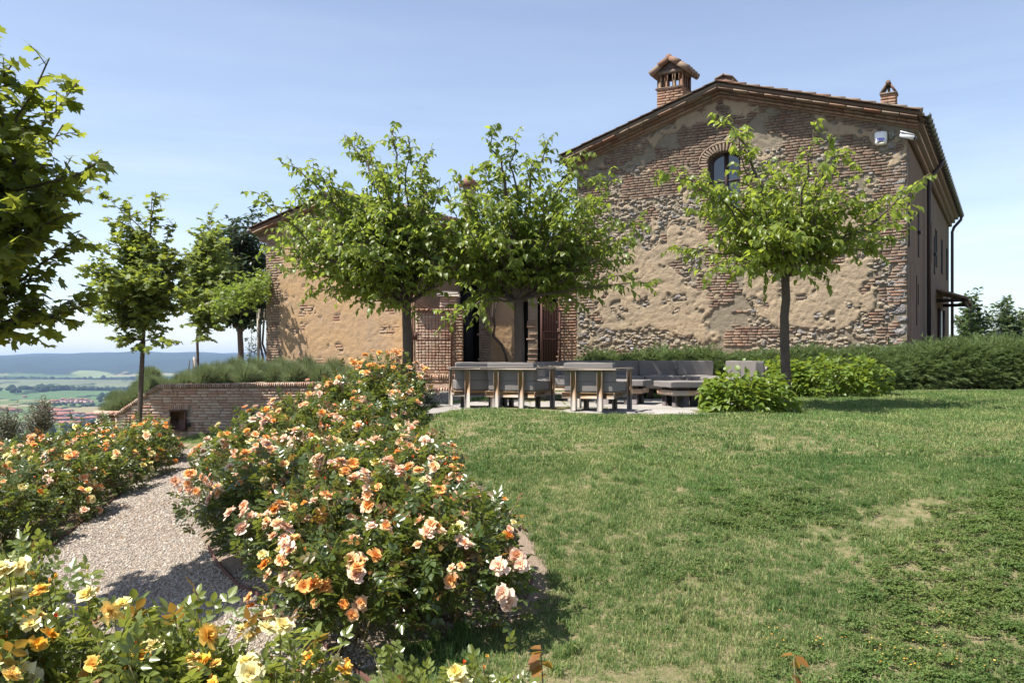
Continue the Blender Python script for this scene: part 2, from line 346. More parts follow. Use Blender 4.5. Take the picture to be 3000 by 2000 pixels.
def H(x, y):
    x = np.asarray(x, float); y = np.asarray(y, float); sh = x.shape; x = x.ravel(); y = y.ravel()
    out = np.empty(len(x))
    for i in range(0, len(x), 20000):
        a, b = x[i:i+20000], y[i:i+20000]
        out[i:i+20000] = _U((a[:, None]-CP[:, 0])**2+(b[:, None]-CP[:, 1])**2)@_w[:_n]+_w[_n]+_w[_n+1]*a+_w[_n+2]*b
    return out.reshape(sh)
def h1(x, y): return float(H(np.array([x]), np.array([y]))[0])
def gp(px, py):     # where the sight line through a photo point meets the ground
    d = np.linspace(2.5, 40, 900); x = (px-1500)/F*d; z = EYE-(py-HZ)/F*d; k = np.argmax(z <= H(x, d)); return (x[k], d[k])
PATH = [gp(*p) for p in [(-150, 1900), (-60, 1790), (40, 1700), (110, 1645), (240, 1535), (330, 1470), (400, 1405), (480, 1345), (560, 1300), (640, 1290)]] + \
       [(-4.6, 17), (-4.2, 13), (-3.9, 11)] + [gp(*p) for p in [(625, 1645), (700, 1725), (850, 1830), (960, 1915), (1060, 1990)]] + [(-1.2, 5), (-3, 4.2), (-5, 5)]
BED = [gp(*p) for p in [(625, 1645), (700, 1725), (850, 1830), (960, 1915), (1060, 1975)]] + [gp(*p) for p in [(1180, 1900), (1320, 1862), (1440, 1842), (1560, 1800), (1600, 1740), (1590, 1640), (1520, 1530)]] + \
      [(-.2, 9.2), (-.7, 10.4), (-1.1, 11.8), (-1.5, 13.2), (-2.0, 14.6), (-3.6, 15), (-4.2, 13), (-3.9, 11)]
BEDL = [gp(*p) for p in [(-150, 1640), (40, 1590), (130, 1600), (240, 1525), (330, 1462), (400, 1397), (480, 1340)]] + [(-7.6, 21), (-10.5, 21), (-11, 12)]
PATIO = [(-1.35, 13.55), (3.15, 13.25), (4.6, 15), (5.1, 18.3), (.2, 18.6), (-1.35, 16.2)]
GRAV = [(-3.4, 20.3), (-3.6, 17.8), (-1.6, 17.0), (0.1, 18.3), (.2, 18.7), (2.2, 18.9), (2.3, 21.5), (-1.2, 20.6)]
HEDGEBED = [(2.5, 19.3), (5.4, 19.0), (7.6, 18.9), (13, 18.9), (24, 20), (24, 26), (2.5, 28)]
def lawnmask(x, y):
    return ~(inpoly(x, y, PATH) | inpoly(x, y, BED) | inpoly(x, y, BEDL) | inpoly(x, y, PATIO) | inpoly(x, y, GRAV) | inpoly(x, y, HEDGEBED))
# ground materials
m, t = newmat('lawn_ground'); p = t.pos()
c = t.mix(t.ramp(t.noise(1.1, 4, .6, p), [(.4, 0), (.65, 1)]), (.085, .115, .035), (.20, .18, .09))
c = t.mix(t.ramp(t.noise(14, 5, .7, p), [(.45, 0), (.7, 1)]), c, (.30, .235, .15))
t.done(t.bsdf(c, .95, .1, 0, t.bump(t.noise(40, 5, .7, p), 1, .03))); M['lawn'] = m
m, t = newmat('earth'); p = t.pos()
c = t.mix(t.noise(20, 5, .7, p), (.20, .145, .105), (.36, .29, .22)); t.done(t.bsdf(c, .95, .1, 0, t.bump(t.noise(60, 5, .7, p), 1, .03))); M['earth'] = m
m, t = newmat('gravel_ground'); p = t.pos(); v = t.n('TexVoronoi'); v.inputs['Scale'].default_value = 48; t.l(p, v.inputs[0])
c = t.mix(v.outputs['Distance'], (.34, .28, .22), (.12, .095, .08)); t.done(t.bsdf(c, .9, .15, 0, t.bump(v.outputs['Distance'], 1, .02))); M['gravel'] = m
m, t = newmat('pebble'); o = t.n('ObjectInfo'); p = t.obj()
c = t.ramp(o.outputs['Random'], [(0, (.20, .16, .13)), (.25, (.30, .25, .20)), (.5, (.37, .32, .26)), (.7, (.26, .235, .21)), (.88, (.45, .42, .37)), (1, (.14, .115, .10))])
t.done(t.bsdf(c, .85, .2)); M['pebble'] = m
def sheet(name, x0, x1, y0, y1, st, mask, dz, mat, hf=H, **k):
    xs = np.arange(x0, x1+st/2, st); ys = np.arange(y0, y1+st/2, st); X, Y = np.meshgrid(xs, ys); Z = hf(X, Y)+dz
    nx, ny = len(xs), len(ys); I = np.arange(nx*ny).reshape(ny, nx)
    Q = np.stack([I[:-1, :-1], I[:-1, 1:], I[1:, 1:], I[1:, :-1]], -1).reshape(-1, 4)
    if mask is not None:
        cx = (X[:-1, :-1]+st/2).ravel(); cy_ = (Y[:-1, :-1]+st/2).ravel(); Q = Q[mask(cx, cy_)]
        u, inv = np.unique(Q, return_inverse=True); V = np.stack([X.ravel(), Y.ravel(), Z.ravel()], -1)[u]; Q = inv.reshape(-1, 4)
    else: V = np.stack([X.ravel(), Y.ravel(), Z.ravel()], -1)
    return ob(name, mesh(name, V, Q, mat, smooth=True), kind='structure', **k)
def Hg(x, y):     # the low ground: dips a little under the built terrace so nothing pokes through
    z = H(x, y); z = z-np.where((y > 23.9) & (x < 0) & (x > -10), .35, 0); return z+.012*(fbm(x*3, y*3, 3)-.5)
sheet('ground', -22, 26, -4, 42, .2, None, 0, M['lawn'], Hg)
sheet('gravel_path', -8, 0, 3.5, 20, .1, lambda x, y: inpoly(x, y, PATH), .010, M['gravel'], Hg)
sheet('rose_bed', -5.5, 2, 5, 16, .1, lambda x, y: inpoly(x, y, BED) & ~inpoly(x, y, PATH), .006, M['earth'], Hg)
sheet('rose_bed', -12, -5, 8, 22, .12, lambda x, y: inpoly(x, y, BEDL) & ~inpoly(x, y, PATH), .006, M['earth'], Hg)
sheet('gravel_strip', -4, 3, 16.5, 22, .12, lambda x, y: inpoly(x, y, GRAV), .008, M['gravel'], Hg)
sheet('hedge_bed', 2, 24, 18.5, 28, .2, lambda x, y: inpoly(x, y, HEDGEBED), .004, M['earth'], Hg)
# terrace behind the retaining wall, falling away at its left edge
def T(x, y):
    e = np.clip((-8.6-x+np.clip(y-24, 0, 20)*.18)/2.2, 0, 6); return .10+.014*np.clip(y-23, 0, 10)-np.minimum(e, 1)**1.3*.82-np.clip(e-1, 0, 9)*.9-np.clip(y-36, 0, 30)*.12
sheet('terrace', -22, -1.2, 23.75, 42, .2, None, 0, M['earth'], T)
# ------------------------------------------------------------------ far country
def zfar(d): return np.interp(d, [30, 45, 80, 200, 500, 1000, 1700, 2400, 2900, 3300, 3600, 4000, 4600, 5200, 6000, 7500, 9500, 12000, 16000], [-7, -10, -18, -48, -95, -125, -136, -140, -137, -123, -136, -128, -110, -136, -122, -62, 48, 30, 20])
def Zf(az, d):
    x = np.tan(az)*d; fl = np.clip((d-2600)/2600, 0, 1)
    z = zfar(d)+(fbm(x/1900, d/2600, 4)-.5)*np.interp(d, [0, 1500, 3000, 6000, 9500], [0, 14, 26, 60, 75])
    rid = np.clip((d-7200)/2300, 0, 1); return z+rid*((fbm(x/1500, d/2600, 4, 5)-.5)*110+(fbm(x/350, d/900, 3, 6)-.5)*26)
az = np.linspace(R(-76), R(76), 620); dd = np.exp(np.linspace(math.log(30), math.log(15000), 330)); AZ, DD = np.meshgrid(az, dd)
X = np.tan(AZ)*DD; Z = Zf(AZ, DD)
azc = (np.tan(AZ)*F+1500)          # bearing as a photo column, used only to lay out the fields of this valley
f1 = fbm(X/420, DD/700, 3, 2); f2 = fbm(X/90, DD/120, 4, 4); f3 = fbm(X/1500, DD/900, 3, 9)
green = np.array([.075, .115, .045]); tan = np.array([.24, .21, .12]); lgreen = np.array([.12, .155, .06]); wood = np.array([.018, .032, .018]); gg = np.array([.13, .145, .085])
C = np.where((f1 > .5)[..., None], green, lgreen); C = np.where((f1 < .36)[..., None], tan, C)
fl = (DD > 3500) & (DD < 5000); C = np.where(fl[..., None], gg*(.9+.3*f1[..., None]), C)
fl = (DD > 2850) & (DD < 3420); C = np.where(fl[..., None], np.array([.085, .14, .06])*(.9+.3*f1[..., None]), C)
fl = (DD > 2150) & (DD < 2500) & (azc > 170); C = np.where(fl[..., None], tan, C)
wd = (DD > 4750) & (f3+f2*.25 < .86); C = np.where(wd[..., None], wood, C)
wd = (DD < 4750) & (f2 > .66); C = np.where(wd[..., None], wood, C)
wd = DD > 6500; C = np.where((wd & (f3+f2*.2 < .90))[..., None], wood, C)
pf = (DD > 5700) & (DD < 6700) & (np.abs(azc-270+(DD-6200)/30) < 62-(np.abs(DD-6200)/14)); C = np.where(pf[..., None], np.array([.17, .20, .09]), C)
C = np.where((DD > 6500)[..., None], C*(.55+.9*fbm(X/260, DD/420, 4, 14))[..., None], C)
C = C*(.8+.4*f2[..., None])
nx, ny = len(az), len(dd); I = np.arange(nx*ny).reshape(ny, nx); Q = np.stack([I[:-1, :-1], I[:-1, 1:], I[1:, 1:], I[1:, :-1]], -1).reshape(-1, 4)
m, t = newmat('valley_land'); a = t.n('Attribute', attribute_name='col'); p = t.pos()
t.done(t.bsdf(t.mix(t.math('MULTIPLY', t.noise(.012, 5, .7, p), .6), a.outputs['Color'], t.mix(1.0, a.outputs['Color'], (.45, .5, .45), 'MULTIPLY')), .95, .05)); M['valley'] = m
ob('valley_and_hills', mesh('valley_and_hills', np.stack([X, DD, Z+0*X], -1), Q, m, {'col': C.reshape(-1, 3)}, True), kind='structure')
# woods, lines of trees: rounded ragged crowns on the far slopes, too many to count
def ico():
    import bmesh
    b = bmesh.new(); bmesh.ops.create_icosphere(b, subdivisions=1, radius=1); V = np.array([v.co[:] for v in b.verts]); Fc = np.array([[v.index for v in f.verts] for f in b.faces]); b.free(); return V, Fc
IV, IF = ico()
def blobs(name, P, Rr, mat, kind='stuff', squash=.9, **k):
    n = len(P); V = IV[None]*(1+.5*(rng.random((n, len(IV), 1))-.5)); V = V*Rr[:, None, None]*np.array([1, 1, squash])+P[:, None]
    Fc = (IF[None]+(np.arange(n)*len(IV))[:, None, None]).reshape(-1, 3)
    return ob(name, mesh(name, V.reshape(-1, 3), Fc, mat, {'rnd': np.repeat(rng.random(n), len(IV))}, True), kind=kind, **k)
M['wood_far'] = m_simple('far_wood', (.020, .036, .020), .95, .05, 0, .3, .05)
pts = []; rr = []
def line(px0, px1, d0, d1, n, r, jit=30):
    for k in range(n):
        u = rng.random(); d = d0+(d1-d0)*u+rng.normal()*jit; a = math.atan(((px0+(px1-px0)*u)-1500)/F)
        q = r*(.6+.8*rng.random()); pts.append((math.tan(a)*d, d, float(Zf(np.array([a]), np.array([d]))[0])+q*.5)); rr.append(q)
line(60, 470, 3500, 3620, 210, 11, 35); line(110, 200, 3250, 3400, 60, 12, 30); line(-500, 60, 3500, 3300, 120, 11, 60); line(290, 480, 2900, 3300, 70, 9, 60); line(-300, 500, 5150, 5300, 160, 14, 90)
line(310, 480, 2500, 2900, 40, 9); line(100, 400, 2560, 2560, 60, 5, 30); line(150, 300, 2050, 2080, 40, 5, 20); line(-400, 500, 1300, 1800, 160, 7, 120); line(470, 820, 3300, 3600, 80, 10, 60)
line(-300, 260, 700, 1100, 120, 5, 60)
blobs('far_woods', np.array(pts), np.array(rr), M['wood_far'])
# the far town
M['roof_far'] = m_simple('far_roof_tiles', (.30, .13, .10), .9, .1, 0, .25, .03); M['wall_far'] = m_simple('far_pink_wall', (.48, .33, .30), .9, .1, 0, .2, .05)
M['wall_far2'] = m_simple('far_pale_wall', (.50, .44, .36), .9, .1, 0, .2, .05); M['win_far'] = m_simple('far_window', (.04, .04, .05), .5)
def far_house(px, d, w, dp, h, rz, wall, label, group, rows=2, awn=False):
    a = math.atan((px-1500)/F); z = float(Zf(np.array([a]), np.array([d]))[0]); e = empty('town_house', (math.tan(a)*d, d, z), rz, label=label, cat='house', group=group)
    b = MB(); b.box((0, 0, h/2-2), (w, dp, h+4)); b.build('wall', wall, e)
    rf = MB(); o = .8; x, y = w/2+o, dp/2+o; rh = dp*.22
    rf.add([(-x, -y, h), (x, -y, h), (x, y, h), (-x, y, h), (-x+1, 0, h+rh), (x-1, 0, h+rh)], [np.array([[0, 1, 5, 4], [2, 3, 4, 5], [3, 2, 1, 0]]), np.array([[3, 0, 4], [1, 2, 5]])]); rf.build('roof', M['roof_far'], e)
    for k in range(max(2, int(w/7))):
        for r_ in range(rows):
            wn = MB(); wn.box((-w/2+w*(k+.5)/max(2, int(w/7)), -dp/2-.05, h*(r_+.55)/rows), (1.6, .12, 1.6)); wn.build('window', M['win_far'], e)
    if awn:
        for k in range(3): a_ = MB(); a_.box((-w/2+w*(k+.5)/3, -dp/2-.8, h*.8), (w*.2, 1.6, .5)); a_.build('awning', M['white'], e)
hx = [(165, 2700, 34, 14, 7, 'low long pink house at the left end of the pink row in the valley'), (186, 2690, 13, 12, 13, 'tall pink gabled house left in the valley row'), (195, 2660, 12, 12, 11, 'second pink gabled house of the valley row'), (210, 2680, 14, 12, 13, 'third pink gabled house of the valley row, with a pale front'),
      (225, 2660, 12, 12, 12, 'fourth pink gabled house of the valley row'), (240, 2680, 14, 12, 13, 'fifth pink gabled house of the valley row'), (254, 2665, 14, 12, 12, 'sixth pink gabled house of the valley row, beside the low end house'), (268, 2700, 12, 10, 6, 'small low pink house at the right end of the valley row')]
for px, d, w, dp, h, lb in hx: far_house(px, d, w, dp, h, R(rng.uniform(-25, 25)), M['wall_far'], lb, 'pink houses in a row in the valley')
lx = [(20, 2300, 40, 12, 6, 0), (45, 2260, 30, 12, 6, 0), (130, 2350, 30, 14, 7, 0), (160, 2250, 40, 14, 8, 0), (185, 2200, 50, 14, 8, 0), (205, 2050, 68, 14, 10, 1), (170, 2020, 34, 14, 8, 0), (265, 2060, 34, 12, 8, 0), (285, 2120, 26, 12, 7, 0), (190, 1890, 44, 14, 8, 0), (230, 1900, 56, 14, 8, 0), (275, 1930, 34, 14, 8, 0), (150, 1900, 30, 12, 8, 0), (215, 1760, 50, 14, 9, 0), (120, 2100, 26, 12, 8, 0), (72, 2950, 14, 8, 6, 0)]
names = ['far left edge of the town', 'second from the left edge of the town', 'behind the olive trees, upper left of the town', 'below the long pink house', 'above the block with white awnings', 'with a row of white awnings', 'left of the block with white awnings', 'right of the block with white awnings', 'at the right edge beside the tan field', 'in the lower row, left part', 'in the middle of the lower row', 'at the right end of the lower row', 'at the left end of the lower row', 'lowest in front of the town', 'half hidden by the olive trees', 'alone among trees above the town']
for (px, d, w, dp, h, aw), nm in zip(lx, names): far_house(px, d, w, dp, h, R(rng.uniform(-12, 12)), M['wall_far2'] if aw or px == 72 else M['wall_far'], 'red roofed valley house '+nm, 'red roofed houses of the valley town', 2, bool(aw))
# air: pale blue haze between here and the far ridge
hz_, t = newmat('haze_air'); v = t.n('VolumePrincipled'); v.inputs['Color'].default_value = (.46, .63, 1, 1); v.inputs['Density'].default_value = 5e-5; v.inputs['Anisotropy'].default_value = .0
t.l(v.outputs[0], t.out.inputs['Volume'])
b = MB(); b.box((0, 8000, -45), (60000, 18000, 330)); b.build('haze', hz_, kind='stuff')
# ------------------------------------------------------------------ masonry pieces (built to face local -y)
def brick_unit(seed):
    r = np.random.default_rng(seed); j = lambda s: (r.random(3)-.5)*s; V = []
    for y, ins in ((.5, 0), (-.32, .0), (-.5, .07)):
        for sx, sz in ((-1, -1), (1, -1), (1, 1), (-1, 1)): V.append(np.array([sx*(.5-ins*.5), y, sz*(.5-ins*2.2)])+j(.07)*np.array([.6, 1.2, 1.5]))
    Q = []
    for a in (0, 4):
        for k in range(4): Q.append([a+k, a+(k+1) % 4, a+4+(k+1) % 4, a+4+k])
    Q.append([8, 9, 10, 11]); return np.array(V), np.array(Q)
def stone_unit(seed, n=5):
    r = np.random.default_rng(100+seed); g = np.linspace(-1, 1, n); X, Z = np.meshgrid(g, g)
    rr = np.maximum(abs(X), abs(Z)); dome = -.5+.9*rr**3; Y = dome+(r.random(X.shape)-.5)*.35*(rr < .99)
    k = 1-.16*(abs(X*Z)); V = np.stack([X*.5*k+(r.random(X.shape)-.5)*.09, Y, Z*.5*k+(r.random(X.shape)-.5)*.09], -1).reshape(-1, 3)
    I = np.arange(n*n).reshape(n, n); Q = np.stack([I[:-1, :-1], I[:-1, 1:], I[1:, 1:], I[1:, :-1]], -1).reshape(-1, 4)
    return V, Q
def quoin_unit(seed, n=7):
    r = np.random.default_rng(300+seed); g = np.linspace(-1, 1, n); X, Z = np.meshgrid(g, g); rr = np.maximum(abs(X), abs(Z)); inn = rr < .99
    Y = np.where(inn, -.42+(r.random(X.shape)-.5)*.28, .5); sh = np.where(inn, 1.12, 1.0); return np.stack([X*.5*np.minimum(sh, .97/np.maximum(abs(X), .01)), Y, Z*.5*np.minimum(sh, .97/np.maximum(abs(Z), .01))], -1).reshape(-1, 3), (lambda I: np.stack([I[:-1, :-1], I[:-1, 1:], I[1:, 1:], I[1:, :-1]], -1).reshape(-1, 4))(np.arange(n*n).reshape(n, n))
QU = [quoin_unit(i) for i in range(9)]
BU = [brick_unit(i) for i in range(9)]; SU = [stone_unit(i) for i in range(12)]
_mesh_cache = {}
def unit_mesh(kind, i, mat):
    k = (kind, i, mat.name)
    if k not in _mesh_cache:
        V, Q = {'b': BU, 's': SU, 'q': QU}[kind][i]; _mesh_cache[k] = mesh('brick' if kind == 'b' else 'stone', V, Q, mat, smooth=(kind == 's'))
    return _mesh_cache[k]
class Pieces:
    def __init__(s): s.p = []
    def add(s, pos, size, kind='b', mat='brick', tilt=0.0, rotz=0.0, name=None):
        s.p.append((pos, size, kind, mat, tilt, rotz, name))
    def flush(s, parent, limit, rest='masonry', pname=None):
        n = len(s.p); idx = np.argsort([-(q[1][0]*q[1][2])*(.6+.8*rng.random()) for q in s.p]); keep = set(idx[:limit].tolist()); R_ = {}
        for i, (pos, size, kind, mat, tilt, rotz, nm) in enumerate(s.p):
            v = int(rng.integers(0, 9)); Mx = Matrix.Translation(pos) @ Matrix.Rotation(rotz, 4, 'Z') @ Matrix.Rotation(tilt, 4, 'Y')
            if i in keep:
                o = bpy.data.objects.new(pname or nm or ('brick' if kind == 'b' else 'stone'), unit_mesh(kind, v, M[mat])); link(o, parent)
                o.matrix_basis = Mx @ Matrix.Diagonal((*size, 1))
            else:
                V, Q = {'b': BU, 's': SU, 'q': QU}[kind][v]; A = np.array(Mx)
                R_.setdefault((kind, mat), MB()).add((V*np.array(size))@A[:3, :3].T+A[:3, 3], Q)
        for (kind, mat), b in R_.items():
            b.build(rest if kind == 'b' else rest.replace('brick', 'stone'), M[mat], parent, smooth=(kind == 's'), kind='stuff')
def courses(P, x0, x1, z0, z1, ch=.075, bl=.26, joint=.012, y=0, proud=.02, depth=.06, mat='brick', ok=None, jit=.15, kind='b', rough=.3):
    z = z0; r = 0
    while z < z1-.02:
        h = ch*(1+jit*.4*(rng.random()-.5)); x = x0-(bl*.5 if r % 2 else 0)*1.0+rng.random()*bl*jit
        while x < x1:
            w = bl*(1+jit*2*(rng.random()-.5)); w = w*.5 if rng.random() < .12 else w; a, b_ = max(x, x0), min(x+w, x1)
            if b_-a > .04 and (ok is None or ok((a+b_)/2, z+h/2)):
                P.add(((a+b_)/2, y-proud*(1-rough*rng.random())+depth/2, z+h/2), (b_-a-joint, depth, h-joint), kind, mat, (rng.random()-.5)*.03*jit*3)
            x += w
        z += h; r += 1
def gable_wall(name, parent, Wd, prof, y, st, plaster, opening, mat, relief, off=.045):
    """front face of a gable wall as a relief grid; prof(x) = height; plaster(x,z) in 0..1; opening(x,z) True inside a hole"""
    xs = np.linspace(0, Wd, int(Wd/st)+1); zs = np.linspace(0, 1, int(max(prof(x) for x in xs)/st)+1)
    X, U = np.meshgrid(xs, zs); TP = np.array([prof(x) for x in xs]); Z = U*TP[None, :]; pl = plaster(X, Z)
    Y = y-np.clip(pl*1.6-.3, 0, 1)*off-relief*((fbm(X*9, Z*9, 4, 3)-.5)*.6*(.5+pl)+(fbm(X*2.5, Z*2.5, 3, 7)-.5)*.22)+relief*.9*np.clip(fbm(X*11, Z*11, 3, 27)-.60, 0, 1)*3
    nx, ny = len(xs), len(zs); I = np.arange(nx*ny).reshape(ny, nx); Q = np.stack([I[:-1, :-1], I[:-1, 1:], I[1:, 1:], I[1:, :-1]], -1).reshape(-1, 4)
    if opening is not None:
        cx = ((X[:-1, :-1]+X[1:, 1:])/2).ravel(); cz = ((Z[:-1, :-1]+Z[1:, 1:])/2).ravel(); Q = Q[~opening(cx, cz)]
    return ob(name, mesh(name, np.stack([X, Y, Z], -1), Q, mat, {'plaster': pl.ravel()}, True), parent)
def solid(name, parent, mat, pts, faces): b = MB(); b.add(pts, faces); return b.build(name, mat, parent)

PHI = R(29.5); G = np.array([-math.cos(PHI), math.sin(PHI)]); Vv = np.array([math.sin(PHI), math.cos(PHI)])
class Frame:      # a building's own axes: x right along its front, y into depth
    def __init__(s, rx, rd, W_, z): s.z = z; s.W = W_; s.O = np.array([rx*rd, rd])+G*W_; s.rz = -PHI
    def px(s, px, py, ly=0.0):   # photo point -> local (x, z) on the plane local y = ly
        r = (px-1500)/F; n = Vv; o = s.O+Vv*ly; d = (o@n)/(r*n[0]+n[1]); p = np.array([r*d, d])-o; return float(-(p@G)), EYE-(py-HZ)/F*d-s.z
    def emp(s, name, **k): return empty(name, (s.O[0], s.O[1], s.z), s.rz, **k)
# ================================================================== FARMHOUSE
HD = 22.5; HW = .413*HD
hf = Frame(.448, HD, HW, .15); e = house = hf.emp('farmhouse', label='big old brick and stone farmhouse gable with arched upper window, right', cat='house')
eave_l = hf.px(1690, 436)[1]-.26; eave_r = hf.px(2657, 326)[1]-.26; eh = (eave_l+eave_r)/2
apx, apz = hf.px(2100, 246); apz -= .24; AP = HW/2+ (apx-HW/2)*.5
prof = lambda x: eh+(apz-eh)*(x/AP if x < AP else (HW-x)/(HW-AP))
wx0, _ = hf.px(2074, 560); wx1, _ = hf.px(2171, 560); _, wzs = hf.px(2122, 470); _, wzt = hf.px(2130, 443); wc = (wx0+wx1)/2; wr = (wx1-wx0)/2; wz0 = wzt-1.75; wsp = wzt-wr*.62
def opening(x, z): return (abs(x-wc) < wr) & (z > wz0) & (z < wsp+.62*np.sqrt(np.clip(wr**2-(x-wc)**2, 0, 9)))
def fpoly(pts): return [hf.px(*p) for p in pts]
PL = [fpoly([(1700, 850), (1760, 830), (1800, 740), (1900, 730), (1930, 650), (2080, 640), (2100, 800), (2080, 850), (2070, 930), (2110, 985), (2080, 1000), (1990, 975), (1900, 970), (1800, 985), (1760, 960), (1730, 900)]),
      fpoly([(2200, 770), (2290, 760), (2480, 750), (2540, 690), (2560, 760), (2540, 850), (2560, 930), (2480, 960), (2350, 950), (2200, 930), (2190, 850)]),
      fpoly([(2000, 330), (2100, 290), (2200, 310), (2210, 345), (2100, 330), (2040, 350), (1960, 390), (1900, 430), (1860, 425)]), fpoly([(2400, 340), (2600, 365), (2600, 410), (2520, 400), (2400, 375)]),
      fpoly([(2350, 600), (2480, 570), (2500, 690), (2430, 720), (2350, 700)]), fpoly([(2620, 400), (2657, 400), (2657, 470), (2620, 470)])]
EXP = [fpoly([(1930, 650), (1955, 655), (1955, 720), (1935, 715)]), fpoly([(1960, 775), (2075, 720), (2095, 735), (2095, 850), (2040, 850), (1975, 790)]), fpoly([(1965, 870), (2010, 860), (2015, 880), (1970, 885)])]
def plaster(x, z):
    jx = x+(fbm(x*2.2, z*2.2, 4, 1)-.5)*.9; jz = z+(fbm(x*2.2, z*2.2, 4, 6)-.5)*.9; m_ = np.zeros(np.shape(x))
    for p_ in PL: m_ = np.maximum(m_, inpoly(jx, jz, p_))
    for p_ in EXP: m_ = np.where(inpoly(x, z, p_), 0, m_)
    m_ = np.where((fbm(x*4, z*4, 4, 11) > .665), 0, m_); m_ = np.where((fbm(x*3, z*3, 4, 15) > .74) & (z > 1), 1, m_); return m_.astype(float)
gable_wall('wall', e, HW, prof, 0, .04, plaster, opening, M['render_beige'], .042)
P = Pieces()
_, zt = hf.px(2000, 600); _, zm = hf.px(2000, 700)
def zone(x, z):   # what the wall is made of here
    n = fbm(np.array([x*1.3]), np.array([z*1.3]), 3, 21)[0]; n2 = fbm(np.array([x*.5]), np.array([z*3]), 3, 31)[0]
    if x > HW-.95 and z < eh-.9: return 's' if n < .56 else 'b'
    if z > hf.px(2100, 560)[1]: return 'b' if n < .62 else 's'
    if z < 1.0: return 's' if n2 < .58 else 'b'
    if x < 2.2 and z > 3.0: return 's' if n < .53 else 'b'
    return 's' if (n < .56 or (n2 > .54 and z < 2.4)) else 'b'
z = 0.0; row = 0
while z < apz:
    hrow = .078*(1+.15*(rng.random()-.5)); x = -rng.random()*.2
    while x < HW:
        w_ = .22*(.6+.8*rng.random()); xc = x+w_/2; zc = z+hrow/2+.055*(float(fbm(np.array([xc*.9]), np.array([z*.8]), 3, 44)[0])-.5)
        if xc < HW-.03 and zc < prof(xc)-.02 and not opening(xc, zc) and not opening(xc-w_*.45, zc) and not opening(xc+w_*.45, zc) and x > 0:
            rr_ = math.hypot(xc-wc, (zc-wsp)/.78); near = zc > wsp-.02 and rr_ < wr+.27
            if not near and plaster(np.array([xc]), np.array([zc]))[0] < .5:
                k = zone(xc, zc)
                if k == 'b': P.add((min(xc, HW-w_/2), -.024-.022*rng.random()+.03, zc), (w_-.016, .06, (hrow-.014)*(.82+.25*rng.random())), 'b', 'brick_dark' if zc > eh-1.6 else ('brick' if rng.random() < .6 else 'brick_dark'), (rng.random()-.5)*.09)
        x += w_
    z += hrow; row += 1
for k in range(6000):     # rubble
    x = rng.random()*(HW-.30)+.05; z = rng.random()*(eh-.3)
    if zone(x, z) == 's' and plaster(np.array([x]), np.array([z]))[0] < .5 and not opening(x, z) and abs(x-wc) > wr+.2 or False:
        w_ = .08+.15*rng.random()**1.5; P.add((x, .0, z), (w_*1.2, .080+.04*rng.random(), w_*(.6+.3*rng.random())), 's', 'stone' if rng.random() < .75 else 'stone_grey', rng.normal()*.15)
z = 0.1
while z < eh-1.0:        # quoins at the right corner
    h_ = .16+.26*rng.random(); w_ = .26+.42*rng.random()**1.3; P.add((HW-w_/2+.02, .035+.02*rng.random(), z+h_/2), (w_, .16, h_), 'q', 'stone_grey' if z > 1.2 or rng.random() < .5 else 'stone'); z += h_+.012
P.flush(e, 300, 'brickwork')
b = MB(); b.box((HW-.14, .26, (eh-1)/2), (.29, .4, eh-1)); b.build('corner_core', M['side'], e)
# arch and jambs round the window
P = Pieces()
for k in range(19):
    a = R(180)*(k+.5)/19; cx = wc-math.cos(a)*(wr+.11); cz = wsp+math.sin(a)*(.62*wr+.11); P.add((cx, -.03, cz), (.058*wr/.5*.98, .08, .20), 'b', 'brick_arch', math.pi/2-a if False else -(math.pi/2-a), name='arch_brick')
for k in range(17):
    a = R(180)*(k+.5)/17; cx = wc-math.cos(a)*(wr+.25); cz = wsp+math.sin(a)*(.62*wr+.25); P.add((cx, -.02, cz), (.135, .06, .05), 'b', 'brick_arch', -(math.pi/2-a), name='arch_brick')
for sx_ in (-1, 1):
    for k in range(18): P.add((wc+sx_*(wr+.09+.03*(k % 2)), -.028, wz0+k*(wsp-wz0)/18+.03), (.18+.06*(k % 2), .07, (wsp-wz0)/18-.014), 'b', 'brick_arch', name='jamb_brick')
P.flush(e, 200)
win = MB(); pts = [(wc-wr, wz0)]+[(wc-wr*math.cos(a), wsp+.62*wr*math.sin(a)) for a in np.linspace(0, math.pi, 15)]+[(wc+wr, wz0)]
V = []; Q = []
for yy in (-.03, .30):
    for (x, z) in pts: V.append((x, yy, z))
n_ = len(pts)
for k in range(n_): Q.append([k, (k+1) % n_, n_+(k+1) % n_, n_+k])
win.add(V, np.array(Q)); wo_ = win.build('window_reveal', M['brick_dark'], e)
wf = MB()
def arch_ring(b, s, d0, y0, y1):
    o1 = [(wc+(x-wc)*1.0, z) for x, z in pts]; i1 = [(wc+(x-wc)*s, wz0+d0 if z <= wz0+1e-6 else wsp+(z-wsp)*s if z > wsp else z) for x, z in pts]
    V = [(x, y0, z) for x, z in o1]+[(x, y0, z) for x, z in i1]+[(x, y1, z) for x, z in i1]; Q = []
    for k in range(n_): k2 = (k+1) % n_; Q += [[k, k2, n_+k2, n_+k], [n_+k, n_+k2, 2*n_+k2, 2*n_+k]]
    b.add(V, np.array(Q))
arch_ring(wf, .80, .09, .17, .24); wf.box((wc, .20, (wz0+wzt)/2), (.10, .07, wzt-wz0-.02)); wf.box((wc, .21, wz0+.95), (2*wr*.9, .05, .05)); wfo = wf.build('window', M['frame'], e)
